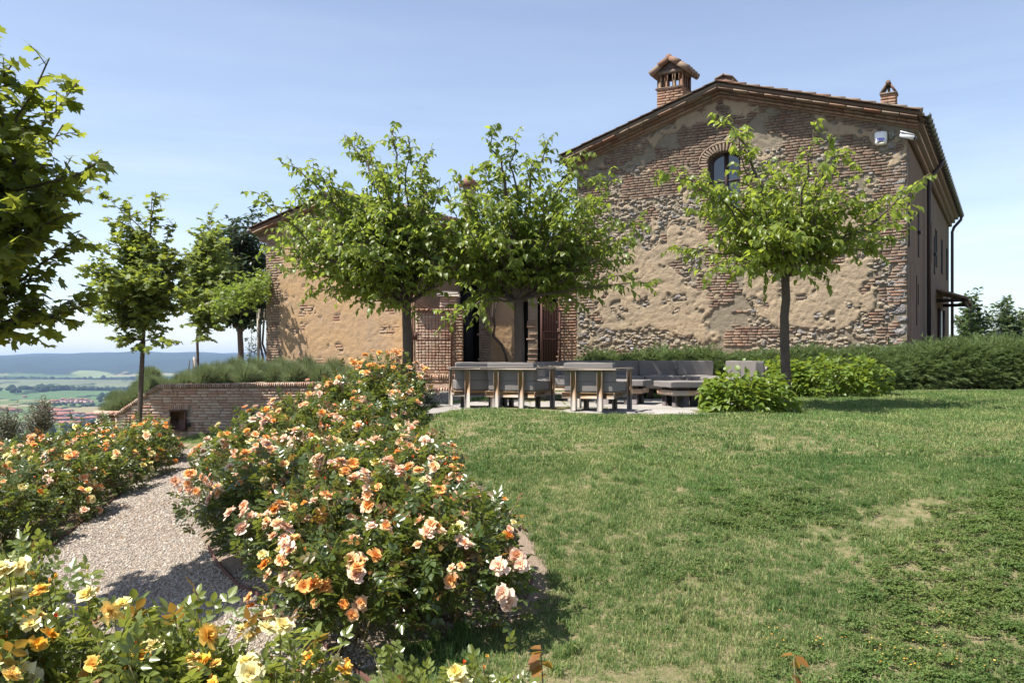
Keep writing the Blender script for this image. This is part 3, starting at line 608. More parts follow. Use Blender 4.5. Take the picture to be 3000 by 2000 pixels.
for sx_ in (-1, 1):
    g = [(x, z) for x, z in pts if (x-wc)*sx_ >= -1e-6]; g = [(wc+(x-wc)*.96, z) for x, z in g]; c0 = (wc+sx_*wr*.4, wz0+.9)
    V = [(c0[0], .225, c0[1])]+[(x, .225, z-.02) for x, z in ([(wc, wz0)] if sx_ > 0 else [])+g+([(wc, wz0)] if sx_ < 0 else [])]; b = MB(); b.add(V, np.array([[0, k, k+1 if k+1 < len(V) else 1] for k in range(1, len(V))])); b.build('pane', M['glass'], wfo)
b = MB(); b.box((wc, .5, wz0+.8), (2*wr+.4, .3, 2.2)); b.build('room_dark', M['black'], e)
b = MB(); b.box((wc, .02, wz0-.04), (2*wr+.2, .2, .07), bev=.01); b.build('window_sill', M['brick_wall'], wfo)
# side wall, back, roof
HL = 17.5
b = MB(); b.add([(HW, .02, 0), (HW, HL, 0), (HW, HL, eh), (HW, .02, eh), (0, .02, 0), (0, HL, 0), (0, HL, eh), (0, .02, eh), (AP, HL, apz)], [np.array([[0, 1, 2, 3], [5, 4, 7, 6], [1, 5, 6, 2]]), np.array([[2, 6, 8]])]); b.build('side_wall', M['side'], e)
OV = .38; RK = .50
def roof(e, Wd, Ln, eh_, ap, apz_, OV, RK, gut=True):
    sl_l = (apz_-eh_)/ap; sl_r = (apz_-eh_)/(Wd-ap); b = MB(); th = .10
    for (x0, z0, x1, z1) in ((-OV, eh_-OV*sl_l, ap, apz_), (Wd+OV, eh_-OV*sl_r, ap, apz_)):
        b.add([(x0, -RK+.06, z0+.05), (x1, -RK+.06, z1+.05), (x1, Ln+RK, z1+.05), (x0, Ln+RK, z0+.05), (x0, -RK+.06, z0+.05+th), (x1, -RK+.06, z1+.05+th), (x1, Ln+RK, z1+.05+th), (x0, Ln+RK, z0+.05+th)],
              np.array([[0, 1, 2, 3], [4, 7, 6, 5], [0, 4, 5, 1], [0, 3, 7, 4], [2, 6, 7, 3]]))
    r_ = b.build('roof', M['tile'], e)
    # cover tiles running up the slopes
    b = MB(); P_ = []
    for (x0, z0, x1, z1) in ((-OV, eh_-OV*sl_l, ap, apz_), (Wd+OV, eh_-OV*sl_r, ap, apz_)):
        n = Vector((x1-x0, 0, z1-z0)); Lh = n.length; n.normalize(); nt_ = int(Lh/.38)
        for j in range(int((Ln+RK)/.23)+1):
            yy = -RK+.12+j*.23
            for k in range(nt_):
                u0 = Lh*k/nt_; u1 = u0+Lh/nt_+.05; a = Vector((x0, yy, z0))+n*u0; c = Vector((x0, yy, z0))+n*u1; q = rng.random()*.015
                if j < 2:
                    P_.append((a, c, q, j)); continue
                if j > 14: continue
                b.tube([(a.x, a.y, a.z+.155+q), (c.x, c.y, c.z+.14+q)], [.085, .07], 6, True)
    b.build('roof_cover_tiles', M['tile'], r_, kind='stuff')
    for (a, c, q, j) in P_:
        t_ = MB()
        if j == 0:   # flat verge tile at the very edge
            d = (c-a); mdp = (a+c)/2; t_.box((0, 0, 0), (d.length, .30, .028), bev=.006); o = t_.build('roof_tile', M['tile'], r_); o.location = (mdp.x, -RK+.12, mdp.z+.165+q); o.rotation_euler = (0, -math.atan2(d.z, d.x), 0)
            o.rotation_euler[1] += .035 if d.x > 0 else .035*0-.035
        else: t_.tube([(a.x, a.y-.09, a.z+.20+q), (c.x, c.y-.09, c.z+.175+q)], [.085, .07], 8); t_.build('roof_tile', M['tile'], r_)
    # stepped brick cornice under the verge
    P = Pieces()
    for (x0, z0, x1, z1, sg) in ((-OV+.1, eh_-(OV-.1)*sl_l, ap, apz_, 1), (Wd+OV-.1, eh_-(OV-.1)*sl_r, ap, apz_, -1)):
        L_ = math.hypot(x1-x0, z1-z0); ang = -math.atan2((z1-z0), (x1-x0)) if sg > 0 else -math.atan2((z1-z0), (x1-x0))+math.pi
        for (dz, dp, hh, bw) in ((-.015, RK-.03, .075, .42), (-.085, RK-.20, .06, .26), (-.155, RK-.32, .07, .26), (-.215, RK-.42, .045, .27)):
            n = int(L_/bw)
            for k in range(n):
                u = (k+.5)/n; P.add((x0+(x1-x0)*u, -(dp)/2, z0+(z1-z0)*u+dz+.01), (L_/n-.008, dp, hh-.006), 'b', 'brick' if dz < -.1 else 'tile', ang, name='cornice_brick')
    P.flush(e, 260)
    return r_
rf = roof(e, HW, HL, eh, AP, apz, OV, RK)
sl_r = (apz-eh)/(HW-AP)
# moulded eaves over the side wall, gutter, downpipes
b = MB()
for k, (dx, hh) in enumerate(((.12, .16), (.24, .12), (.36, .10))): b.box((HW+dx/2, HL/2, eh-.42+k*.13), (dx, HL, hh))
b.build('eaves_moulding', M['tile'], e)
b = MB(); b.box((-.14, HL/2, eh-.3), (.3, HL, .3)); b.build('eaves_moulding', M['tile'], e)
def half_gutter(name, x, z, y0, y1):
    b = MB(); a = np.linspace(math.pi, 2*math.pi, 9); n = 40; V = []; Q = []
    for i in range(n+1):
        y = y0+(y1-y0)*i/n
        for t_ in a: V.append((x+.085*math.cos(t_), y, z+.085*math.sin(t_)+.02))
        for t_ in a[::-1]: V.append((x+.078*math.cos(t_), y, z+.078*math.sin(t_)+.02))
    m_ = 18
    for i in range(n):
        for j in range(m_): Q.append([i*m_+j, (i+1)*m_+j, (i+1)*m_+(j+1) % m_, i*m_+(j+1) % m_])
    b.add(V, np.array(Q)); b.add(V[:m_], [np.array([[k, k+1, m_-2-k, m_-1-k] for k in range(8)])])
    g = b.build(name, M['gutter'], e)
    for i in range(34):
        y = y0+(y1-y0)*(i+.5)/34; c = MB(); c.tube([(x+.095*math.cos(t_), y, z+.095*math.sin(t_)+.02) for t_ in np.linspace(math.pi, 2*math.pi+.3, 7)], .014, 5); c.build('gutter_bracket', M['gutter'], g)
half_gutter('gutter', HW+OV+.10, eh-OV*sl_r+.08, -.42, HL+.3)
half_gutter('gutter', -OV-.09, eh-OV*sl_r+.08, -.40, 3)
def downpipe(y, z0=0): b = MB(); zt_ = eh-OV*sl_r; b.tube([(HW+OV+.10, y, zt_+.02), (HW+OV+.08, y, zt_-.12), (HW+.20, y, zt_-.42), (HW+.13, y, zt_-.62), (HW+.13, y, z0)], .062, 10); o = b.build('downpipe', M['pipe'], e); return o
downpipe(5.2); downpipe(HL-.05)
# side openings: blind arched niche, slits, two tall shutters and a door canopy on posts
def niche(y, w, z0, z1, name, mat, arch=True):
    b = MB(); pts_ = [(y-w/2, z0), (y+w/2, z0), (y+w/2, z1)]+([(y+w/2*math.cos(a), z1+w/2*math.sin(a)) for a in np.linspace(.2, math.pi-.2, 6)] if arch else [])+[(y-w/2, z1)]
    V = [(HW+.012, a, c) for a, c in pts_]+[(HW-.12, a, c) for a, c in pts_]; k = len(pts_); b.add(V, [np.array([[i, (i+1) % k, k+(i+1) % k, k+i] for i in range(k)])]); c0 = len(V)
    b.add([(HW+.006, y, (z0+z1)/2)]+[(HW+.006, a, c) for a, c in pts_], [np.array([[0, i+1, (i+1) % k+1] for i in range(k)])]); return b.build(name, mat, e)
niche(1.25, .75, .1, 2.9, 'blocked_arch', M['brick_dark']); niche(2.6, .12, 1.6, 3.0, 'wall_slit', M['black'], False); niche(3.1, .10, 2.2, 2.8, 'wall_slit', M['black'], False)
for y_ in (.25, 3.0, 6.6, 9): 
    b = MB(); b.box((HW+.03, y_, 4.2), (.03, .06, 1.3)); b.box((HW+.05, y_, 4.25), (.08, .12, .1)); b.build('wall_tie', M['pipe'], e)
for y_ in (7.5, 10, 13, 16): niche(y_, .8, 3.9, 5.2, 'side_window', M['black'], False)
for y_ in (11.0, 13.4): b = MB(); b.box((HW+.06, y_, 1.35), (.06, .55, 2.3)); b.build('shutter', M['wood_dark'], e)
b = MB(); b.box((HW+.02, 12.2, 1.35), (.03, 1.2, 2.2)); b.build('side_door', M['offwhite'], e)
cn = empty('door_canopy', (0, 0, 0)); cn.parent = e; cn.location = (HW, 12.0, 2.75)
b = MB(); b.add([(0, -1.9, .35), (.95, -1.9, 0), (.95, 1.9, 0), (0, 1.9, .35), (0, -1.9, .43), (1.0, -1.9, .07), (1.0, 1.9, .07), (0, 1.9, .43)], np.array([[0, 1, 2, 3], [4, 7, 6, 5], [0, 4, 5, 1], [1, 5, 6, 2], [2, 6, 7, 3]])); b.build('canopy_roof', M['tile'], cn)
b = MB(); b.box((.5, -1.7, -.02), (1.0, .1, .12)); b.box((.5, 1.7, -.02), (1.0, .1, .12)); b.box((.85, 0, -.07), (.1, 3.5, .1)); b.build('canopy_beams', M['wood_dark'], cn)
# chimneys (sub-parts of the roof)
def roofz(x): return eh+(x*(apz-eh)/AP if x < AP else (HW-x)*sl_r)+.2
c1x, _ = hf.px(1972, 300, 1.2)
def chimney_big():
    c = empty('chimney', (c1x, 1.3, 0)); c.parent = rf; w = .80; zb = roofz(c1x)-.35; _, zt = hf.px(1972, 262, 1.0); P = Pieces(); z = zb; r_ = 0
    core = MB(); core.box((0, 0, (zb+zt)/2), (w-.06, w-.06, zt-zb)); core.build('chimney_core', M['mortar'], c)
    S_ = []
    while z < zt-.04:
        for sd in range(4):
            for k in range(3):
                x_ = -w/2+.27*k+(.0 if r_ % 2 else -.13)+.13; x_ = max(-w/2+.12, min(w/2-.12, x_)); Mx = Matrix.Rotation(sd*math.pi/2, 4, 'Z') @ Matrix.Translation((x_, -w/2+.02, 0)); q = Mx.to_translation()
                S_.append(((q.x, q.y, z+.04), sd))
        z += .08; r_ += 1
    for (q, sd) in S_: P.add(q, (.245, .07, .066), 'b', 'brick_orange', 0, sd*math.pi/2)
    P.flush(c, 60, 'brickwork')
    b = MB(); b.box((0, 0, zt+.03), (w+.1, w+.1, .06), bev=.015); b.build('ledge', M['tile'], c)
    for px_ in (-.34, -.12, .12, .34):
        for py_ in (-.34, .34): b = MB(); b.box((px_, py_, zt+.26), (.09 if abs(px_) < .3 else .13, .12, .42), bev=.012); b.build('chimney_pier', M['brick_orange'], c)
    for py_ in (-.05, .16): 
        for px_ in (-.34, .34): b = MB(); b.box((px_, py_, zt+.26), (.09, .09, .42), bev=.012); b.build('chimney_pier', M['brick_orange'], c)
    zc = zt+.47
    b = MB(); b.box((0, -.34, zc+.05), (w+.02, .14, .10)); b.box((0, .34, zc+.05), (w+.02, .14, .10)); b.box((-.34, 0, zc+.05), (.12, .6, .10)); b.box((.34, 0, zc+.05), (.12, .6, .10))
    for s in (-.36, .36): b.add([(-w/2, s-.04, zc+.1), (w/2, s-.04, zc+.1), (0, s-.04, zc+.34), (-w/2, s+.04, zc+.1), (w/2, s+.04, zc+.1), (0, s+.04, zc+.34)], [np.array([[0, 1, 2], [3, 5, 4]]), np.array([[0, 2, 5, 3], [1, 4, 5, 2]])])
    b.build('cap_beam', M['brick_dark'], c)
    for s in (-1, 1):
        for k in range(5):
            yy = -.46+k*.23; t_ = MB(); t_.tube([(s*.60, yy, zc+.03), (s*.28, yy, zc+.245)], [.10, .085], 8); t_.tube([(s*.32, yy, zc+.25), (s*.02, yy, zc+.43)], [.10, .085], 8); t_.build('cap_tile', M['tile'], c)
        t_ = MB(); t_.add([(s*.60, -.50, zc-.0), (0, -.50, zc+.36), (0, .50, zc+.36), (s*.60, .50, zc-.0), (s*.60, -.50, zc+.04), (0, -.50, zc+.40), (0, .50, zc+.40), (s*.60, .50, zc+.04)], np.array([[0, 1, 2, 3], [4, 5, 6, 7], [0, 1, 5, 4], [0, 3, 7, 4], [3, 2, 6, 7]])); t_.build('cap_slab', M['tile'], c)
    t_ = MB(); t_.tube([(0, -.52, zc+.46), (0, .52, zc+.46)], .09, 8); t_.build('ridge_tile', M['tile'], c)
chimney_big()
def chimney_small():
    x_, zt = hf.px(2603, 278, .9); c = empty('chimney', (x_, 1.0, 0)); c.parent = rf; zb = roofz(x_)-.3; w = .36
    b = MB(); b.box((0, 0, (zb+zt)/2), (w-.05, w-.05, zt-zb)); b.build('chimney_core', M['mortar'], c); P = Pieces(); z = zb
    while z < zt-.04:
        for sd in range(4):
            for s in (-.09, .09): q = Matrix.Rotation(sd*math.pi/2, 4, 'Z') @ Vector((s, -w/2+.02, 0)); P.add((q.x, q.y, z+.04), (.17, .06, .066), 'b', 'brick_orange', 0, sd*math.pi/2)
        z += .08
    P.flush(c, 60, 'brickwork'); b = MB(); b.box((0, 0, zt+.02), (w+.06, w+.06, .04)); b.build('ledge', M['tile'], c)
    for s in (-1, 1): t_ = MB(); t_.box((s*.115, 0, zt+.17), (.045, .36, .34), M=Matrix.Rotation(s*-.55, 4, 'Y')); t_.build('cap_tile', M['tile'], c)
    t_ = MB(); t_.tube([(0, -.20, zt+.31), (0, .20, zt+.31)], .065, 8); t_.build('ridge_tile', M['tile'], c); t_ = MB(); t_.box((0, 0, zt+.14), (.06, .06, .28)); t_.build('chimney_pier', M['brick_dark'], c)
chimney_small()
x_, zt = hf.px(2122, 232, .8); c = empty('chimney', (x_, .8, 0)); c.parent = rf; b = MB(); b.box((0, .2, zt-.14), (.42, .5, .34)); b.build('chimney_core', M['brick_dark'], c)
for s in (-1, 1): t_ = MB(); t_.box((s*.12, .2, zt+.07), (.30, .6, .04), M=Matrix.Rotation(s*.38, 4, 'Y')); t_.build('cap_tile', M['tile'], c)
# things fixed to the gable
def onwall(px, py): x, z = hf.px(px, py, -.06); v = Matrix.Rotation(hf.rz, 4, 'Z') @ Vector((x, -.05, z)); return (hf.O[0]+v.x, hf.O[1]+v.y, hf.z+v.z)
a = empty('alarm_box', onwall(2581, 406), hf.rz, label='white alarm siren box with blue lettering high on the gable', cat='alarm')
b = MB(); V = []; n = 13
for i, y in enumerate((0, -.06, -.10)):
    s = (1, 1, .86)[i]
    for k in range(n): t_ = 2*math.pi*k/n; cx = abs(math.cos(t_))**.45*math.copysign(1, math.cos(t_)); sz = abs(math.sin(t_))**.35*math.copysign(1, math.sin(t_)); V.append((cx*.155*s*(1-.06*(sz < 0)), y, sz*.175*s))
Q = [[i*n+k, i*n+(k+1) % n, (i+1)*n+(k+1) % n, (i+1)*n+k] for i in range(2) for k in range(n)]
V.append((0, -.115, 0)); b.add(V, [np.array(Q), np.array([[2*n+k, 2*n+(k+1) % n, len(V)-1] for k in range(n)])]); b.build('body', M['white'], a, smooth=True)
b = MB(); b.box((0, -.104, -.12), (.17, .02, .075), bev=.008); b.build('lower_lens', M['offwhite'], a)
fc = bpy.data.curves.new('lettering', 'FONT'); fc.body = 'TESA'; fc.size = .088; fc.extrude = .002; fc.align_x = 'CENTER'; fc.offset = .003; fc.shear = .2; fc.materials.append(M['blue']); ft = bpy.data.objects.new('lettering_curve', fc); ROOT.objects.link(ft); bpy.context.view_layer.update(); fm = bpy.data.meshes.new_from_object(ft); bpy.data.objects.remove(ft); fo = bpy.data.objects.new('lettering', fm); link(fo, a); fo.location = (0, -.121, -.075); fo.rotation_euler = (R(90), 0, 0)
a = empty('motion_sensor', onwall(2612, 394), hf.rz, label='small pale green sensor strip between the alarm box and the camera', cat='sensor'); b = MB(); b.box((0, -.02, 0), (.085, .05, .21), bev=.012); b.build('body', M['offwhite'], a)
a = empty('security_camera', onwall(2668, 408), hf.rz, label='white cylinder security camera under the eaves at the house corner', cat='camera')
b = MB(); b.tube([(-.22, -.18, .10), (.10, -.22, -.02)], .06, 12); b.build('body', M['white'], a); b = MB(); b.box((-.06, -.20, .115), (.34, .15, .018), M=Matrix.Rotation(.36, 4, 'Y')); b.build('sun_hood', M['white'], a)
b = MB(); b.tube([(.09, -.22, -.015), (.14, -.225, -.034)], .052, 12); b.build('lens', M['blackp'], a); b = MB(); b.tube([(0, 0, -.02), (-.02, -.10, -.01), (-.04, -.19, .02)], .025, 8); b.build('bracket', M['blackp'], a)
a = empty('wall_lamp', onwall(1853, 1020), hf.rz, label='small grey square wall lamp low on the stone gable', cat='lamp'); b = MB(); b.box((0, -.02, 0), (.13, .06, .13), bev=.01); b.build('body', M['gutter'], a); b = MB(); b.box((0, -.053, 0), (.09, .01, .03)); b.build('slot', M['white'], a)
a = empty('garden_tap', onwall(2603, 1000), hf.rz, label='thin dark tap pipe on the stone wall near the corner', cat='tap'); b = MB(); b.tube([(0, -.02, -.4), (0, -.02, .12), (-.05, -.05, .14)], .014, 6); b.build('pipe', M['pipe'], a); b = MB(); b.tube([(-.05, -.05, .14), (-.05, -.05, .08)], .02, 6); b.build('spout', M['pipe'], a)
# ================================================================== OUTBUILDING with ochre render
OD = 24.5; OW = .2297*OD; of = Frame(-.1103, OD, OW, .2); e = outb = of.emp('outbuilding', label='low ochre rendered outbuilding with red brick corner behind the lavender', cat='house')
oeh = (of.px(780, 655)[1]+of.px(780, 655)[1])/2-.22; oax, oaz = of.px(1010, 557); oaz -= .25; oap = OW*.5
oprof = lambda x: oeh+(oaz-oeh)*(x/oap if x < oap else (OW-x)/(OW-oap))
def opl(x, z):
    ed = .50+.10*((np.floor(z/.15) % 2))+.05*np.floor(fbm(z*3, z*0, 2)*4); m_ = (x > ed) & ~((fbm(x*3, z*3, 4, 8) > .70)); return m_.astype(float)
gable_wall('wall', e, OW, oprof, 0, .05, opl, None, M['render_ochre'], .02, .03)
P = Pieces()
courses(P, 0, 1.0, 0, oaz, .078, .26, .014, 0, .03, .06, 'brick', lambda x, z: opl(np.array([x]), np.array([z]))[0] < .5 and z < oprof(x)-.05, .3)
courses(P, 1.0, OW, 0, oaz, .078, .26, .014, 0, .035, .06, 'brick_orange', lambda x, z: opl(np.array([x]), np.array([z]))[0] < .5 and z < oprof(x)-.05, .3)
P.flush(e, 300, 'brickwork')
b = MB(); L2 = 2.2; b.add([(0, .02, 0), (0, L2, 0), (0, L2, oeh), (0, .02, oeh), (OW, .02, 0), (OW, L2, 0), (OW, L2, oeh), (OW, .02, oeh)], np.array([[0, 3, 2, 1], [4, 5, 6, 7], [1, 2, 6, 5]])); b.build('side_wall', M['render_ochre'], e)
roof(e, OW, L2, oeh, oap, oaz, .42, .32); b = MB(); b.box((-.16, L2/2, oeh-.22), (.32, L2, .2)); b.build('eaves_moulding', M['tile'], e)
half_gutter_e = e
b = MB(); b.tube([(-.50, -.3, oeh-.02), (-.50, L2, oeh-.02)], .07, 8); b.build('gutter', M['gutter'], e)
x_, z_ = of.px(768, 735, 0); v = Matrix.Rotation(of.rz, 4, 'Z') @ Vector((-.05, .3, z_)); a = empty('wall_spotlight', (of.O[0]+v.x, of.O[1]+v.y, of.z+v.z), of.rz, label='small pale spotlight sticking out left of the outbuilding corner', cat='lamp')
b = MB(); b.tube([(0, 0, .0), (-.12, 0, .06)], .02, 6); b.build('arm', M['gutter'], a); b = MB(); b.tube([(-.08, 0, .07), (-.28, -.02, -.02)], [.03, .10], 10); b.build('shade', M['white'], a)
# ================================================================== courtyard wing behind the gate
cz0 = .35; CY = 28.0
def cpx(px, py, d=CY): q = P3(px, py, d); return q[0], q[2]-cz0
e = empty('courtyard_wing', (0, CY, cz0), label='brick wing with dark arched doorways seen through the open gate', cat='house')
x0, _ = cpx(1195, 900); x1, _ = cpx(1700, 900); Hc = 3.9
ops = [(1347, 1402, 610), (1528, 1546, 875), (1573, 1634, 885), (1262, 1271, 800)]  # third opening widened: its black stands for shaded wall behind the right gate leaf
opw = []
for (a, c, top) in ops: A_, zt = cpx(a, top); B_, _ = cpx(c, top); opw.append((A_, B_, zt))
def copen(x, z):
    m_ = np.zeros(np.shape(x), bool)
    for (a, c, zt) in opw: m_ |= (x > a) & (x < c) & (z < zt+np.sqrt(np.clip(((c-a)/2)**2-(x-(a+c)/2)**2, 0, 9))) & ((z > 1.9) if c-a < .12 else True)
    return m_
na, _ = cpx(1440, 900); nb, nzt = cpx(1506, 905)
def cpl(x, z): return (((x-x0 > na-x0) & (x < nb) & (z < nzt+np.sqrt(np.clip(((nb-na)/2)**2-(x-(na+nb)/2)**2, 0, 9)))) | (z > 2.9)).astype(float)
gw = gable_wall('wall', e, x1-x0, lambda x: Hc, 0, .05, lambda X, Z: cpl(X+x0, Z), lambda X, Z: copen(X+x0, Z), M['render_ochre'], .02, .02); gw.location = (x0, 0, 0)
P = Pieces(); courses(P, x0, x1, 0, 3.3, .08, .26, .010, 0, .025, .07, 'brick', lambda x, z: cpl(x, z) < .5 and not copen(np.array([x]), np.array([z]))[0] and not copen(np.array([x+.08]), np.array([z]))[0] and not copen(np.array([x-.08]), np.array([z]))[0]); P.flush(e, 300, 'brickwork')
b = MB(); b.box(((x0+x1)/2, .6, Hc/2), (x1-x0, .1, Hc)); b.build('dark_interior', M['black'], e)
b = MB(); b.box(((opw[0][0]+opw[0][1])/2-.1, .25, 1.3), (opw[0][1]-opw[0][0]-.15, .05, 2.6)); b.build('door', M['door'], e)
b = MB(); xm = cpx(1365, 515)[0]; b.add([(x0-.3, -.45, Hc-.1), (x1+.3, -.45, Hc-.1), (x1+.3, 3, Hc+.6), (x0-.3, 3, Hc+.6), (x0-.3, -.45, Hc), (x1+.3, -.45, Hc), (x1+.3, 3, Hc+.7), (x0-.3, 3, Hc+.7)], np.array([[0, 1, 2, 3], [4, 7, 6, 5], [0, 4, 5, 1], [0, 3, 7, 4], [1, 5, 6, 2]])); r2 = b.build('roof', M['tile'], e)
ct = cpx(1365, 545, CY+2.2)[1]; b = MB(); b.box((xm, 2.2, (Hc+.3+ct)/2), (.42, .42, ct-Hc-.3)); b.add([(xm-.36, 1.85, ct), (xm+.36, 1.85, ct), (xm+.36, 2.55, ct), (xm-.36, 2.55, ct), (xm, 1.85, ct+.3), (xm, 2.55, ct+.3)], [np.array([[0, 4, 5, 3], [1, 2, 5, 4], [0, 3, 2, 1]]), np.array([[0, 1, 4], [2, 3, 5]])]); b.build('chimney', M['brick_orange'], r2)
# ================================================================== gate, pillars, courtyard wall
GZ = .42; GD = 23.4
def gx(px, d=GD): return (px-1500)/F*d
def gz(py, d=GD): return EYE-(py-HZ)/F*d
def pillar(px0, px1, top, d, label, cap=True):
    xa, xb = gx(px0, d), gx(px1, d); w = xb-xa; h = gz(top, d)-GZ; e = empty('gate_pillar', ((xa+xb)/2, d+.22, GZ-.3), label=label, cat='pillar', group='brick pillars of the gate'); h += .3
    b = MB(); b.box((0, 0, h/2), (w-.05, .42, h)); b.build('core', M['mortar'], e); P = Pieces(); z = 0; r_ = 0
    while z < h-.05:
        for sd, ln, off in ((0, w, .235), (1, .46, w/2), (3, .46, w/2)):
            for k in range(2): u = (-.25 if k == 0 else .25)*ln+(.03 if r_ % 2 else -.03); q = Matrix.Rotation(sd*math.pi/2, 4, 'Z') @ Vector((u, -off+.02, 0)); P.add((q.x, q.y, z+.04), (ln/2-.015, .07, .062), 'b', 'brick_orange', 0, sd*math.pi/2)
        z += .078; r_ += 1
    P.flush(e, 300, 'brickwork')
    if cap: b = MB(); b.box((0, 0, h+.03), (w+.08, .54, .07), bev=.012); b.box((0, 0, h-.03), (w+.04, .50, .05), bev=.01); b.build('cap', M['concrete'], e)
    return e
pillar(1640, 1686, 848, GD, 'sunlit brick gate pillar right of the open gate, with grey plaque'); pillar(1325, 1353, 905, GD, 'orange brick gate pillar left of the gateway', False)
a = empty('wall_plaque', (gx(1663), GD-.03, gz(872)), label='small dark grey plaque on the right gate pillar', cat='plaque'); b = MB(); b.box((0, -.01, 0), (.20, .03, .17), bev=.006); b.build('plate', M['gutter'], a)
e = empty('courtyard_wall', (0, GD+.45, GZ-.3), label='low sunlit brick wall behind the left gate leaf', cat='wall'); xa, xb = gx(1212), gx(1327); hh = gz(903)-GZ+.3
b = MB(); b.box(((xa+xb)/2, .12, hh/2), (xb-xa, .25, hh)); b.build('core', M['mortar'], e); P = Pieces(); courses(P, xa, xb, 0, hh-.07, .078, .26, .007, 0, .009, .07, 'brick_wall'); P.flush(e, 300, 'brickwork')
P = Pieces()
for k in range(int((xb-xa)/.13)): P.add((xa+.065+k*.13, .08, hh-.02), (.12, .36, .07), 'b', 'brick_orange')
P.flush(e, 60, 'coping', 'coping_brick')
e = empty('brick_pier', (gx(1307), GD+1.0, GZ), label='short stone capped brick pier behind the courtyard wall', cat='pier'); hh = gz(862)-GZ
b = MB(); b.box((0, .1, hh/2), (.46, .4, hh)); b.build('core', M['mortar'], e); P = Pieces(); courses(P, -.25, .25, 0, hh, .078, .25, .014, -.1, .035, .07, 'brick_wall'); P.flush(e, 100, 'brickwork'); b = MB(); b.box((0, .08, hh+.04), (.62, .6, .08), bev=.012); b.box((0, .08, hh+.11), (.54, .5, .06), bev=.012); b.build('cap', M['concrete'], e)
def gate_leaf(hx, hy, ang, w, label, hgt=1.92, nb=11, mirror=1):
    """hinge at x=0, free edge at x=w; swoops up from the hinge to the free stile"""
    e = empty('gate_leaf', (hx, hy, GZ+.06), ang, label=label, cat='gate', group='iron gate leaves'); top = lambda u: hgt*.84+(hgt-hgt*.84)*u**3.2
    b = MB(); b.box((w, 0, hgt/2+.02), (.045, .045, hgt+.04)); b.build('stile', M['iron'], e); b = MB(); b.box((0, 0, hgt*.43), (.035, .035, hgt*.86)); b.build('stile', M['iron'], e)
    b = MB(); b.tube([(w*u, 0, top(u)) for u in np.linspace(0, 1, 12)], .017, 6); b.build('top_rail', M['iron'], e)
    for z in (.03, hgt*.44, hgt*.54): b = MB(); b.box((w/2, 0, z), (w, .03, .03)); b.build('rail', M['iron'], e)
    for k in range(nb):
        u = (k+.7)/(nb+.4); b = MB(); t_ = top(u)+.10-.02*u; b.tube([(w*u, 0, .03), (w*u, 0, t_), (w*u, 0, t_+.05)], [.0095, .0095, .001], 5); b.build('bar', M['iron'], e)
    b = MB(); b.box((w-.07, -.005, hgt*.49), (.12, .05, hgt*.09)); b.build('lock_box', M['iron'], e)
    return e
gate_leaf(gx(1322), GD-.05, R(180), 1.02, 'rusty iron gate leaf swung open to the left')
gate_leaf(gx(1640), GD-.02, R(180+62), 1.10, 'rusty iron gate leaf on the right pillar, half open')
for (x, s, nm) in ((gx(1325), 1, 'gate stay by the left pillar'), (gx(1642), 1, 'gate stay on the right pillar')):
    e = empty('gate_stay', (x, GD-.03, GZ), label='thin slanting iron '+nm, cat='gate stay', group='slanting iron gate stays'); b = MB(); b.tube([(0, -.02, 1.45), (.10 if s else 0, -.05, 1.15)], .012, 5); b.tube([(0, -.02, .62), (.12, -.05, .32)], .012, 5); b.build('rod', M['iron'], e)
# ------------------------------------------------------------------ steps and platform in front of the gate
e = empty('gate_step', (0, 0, 0), label='raised brick edged step under the gate', cat='step'); xa, xb = gx(1078, 23.0), gx(1700, 23.0)
b = MB(); b.box(((xa+xb)/2, 24.2, .19), (xb-xa, 2.4, .42)); b.build('core', M['mortar'], e); P = Pieces(); n = int((xb-xa)/.062)
for k in range(n): P.add((xa+(k+.5)*(xb-xa)/n, 23.0+.06, .34), ((xb-xa)/n-.006, .22, .14), 'b', 'brick_orange')
P.flush(e, 150, 'edge_brickwork', 'edge_brick'); P = Pieces(); courses(P, xa, xb, .10, .26, .08, .26, .012, 22.98, .02, .06, 'brick_orange'); P.flush(e, 150, 'brickwork')
e = empty('front_step', (0, 0, 0), label='low terracotta platform edged with upright bricks, beside the gravel', cat='step'); xa, xb = gx(1100, 20.7), gx(1345, 20.7)
b = MB(); b.box(((xa+xb)/2, 21.9, -.07), (xb-xa, 2.3, .40)); b.build('core', M['mortar'], e); P = Pieces(); n = int((xb-xa)/.062)
for k in range(n): P.add((xa+(k+.5)*(xb-xa)/n, 20.7+.06, .075), ((xb-xa)/n-.006, .22, .125), 'b', 'brick_wall')
P.flush(e, 150, 'edge_brickwork', 'edge_brick'); b = MB(); b.box(((xa+xb)/2, 20.68, -.05), (xb-xa, .1, .10), bev=.01); b.build('kerb', M['concrete'], e)
P = Pieces()
for j in range(6):
    for k in range(int((xb-xa)/.3)): P.add((xa+.15+k*.3, 21.0+j*.33, .125), (.285, .315, .035), 'b', 'tile')
P.flush(e, 120, 'paving', 'paving_tile')
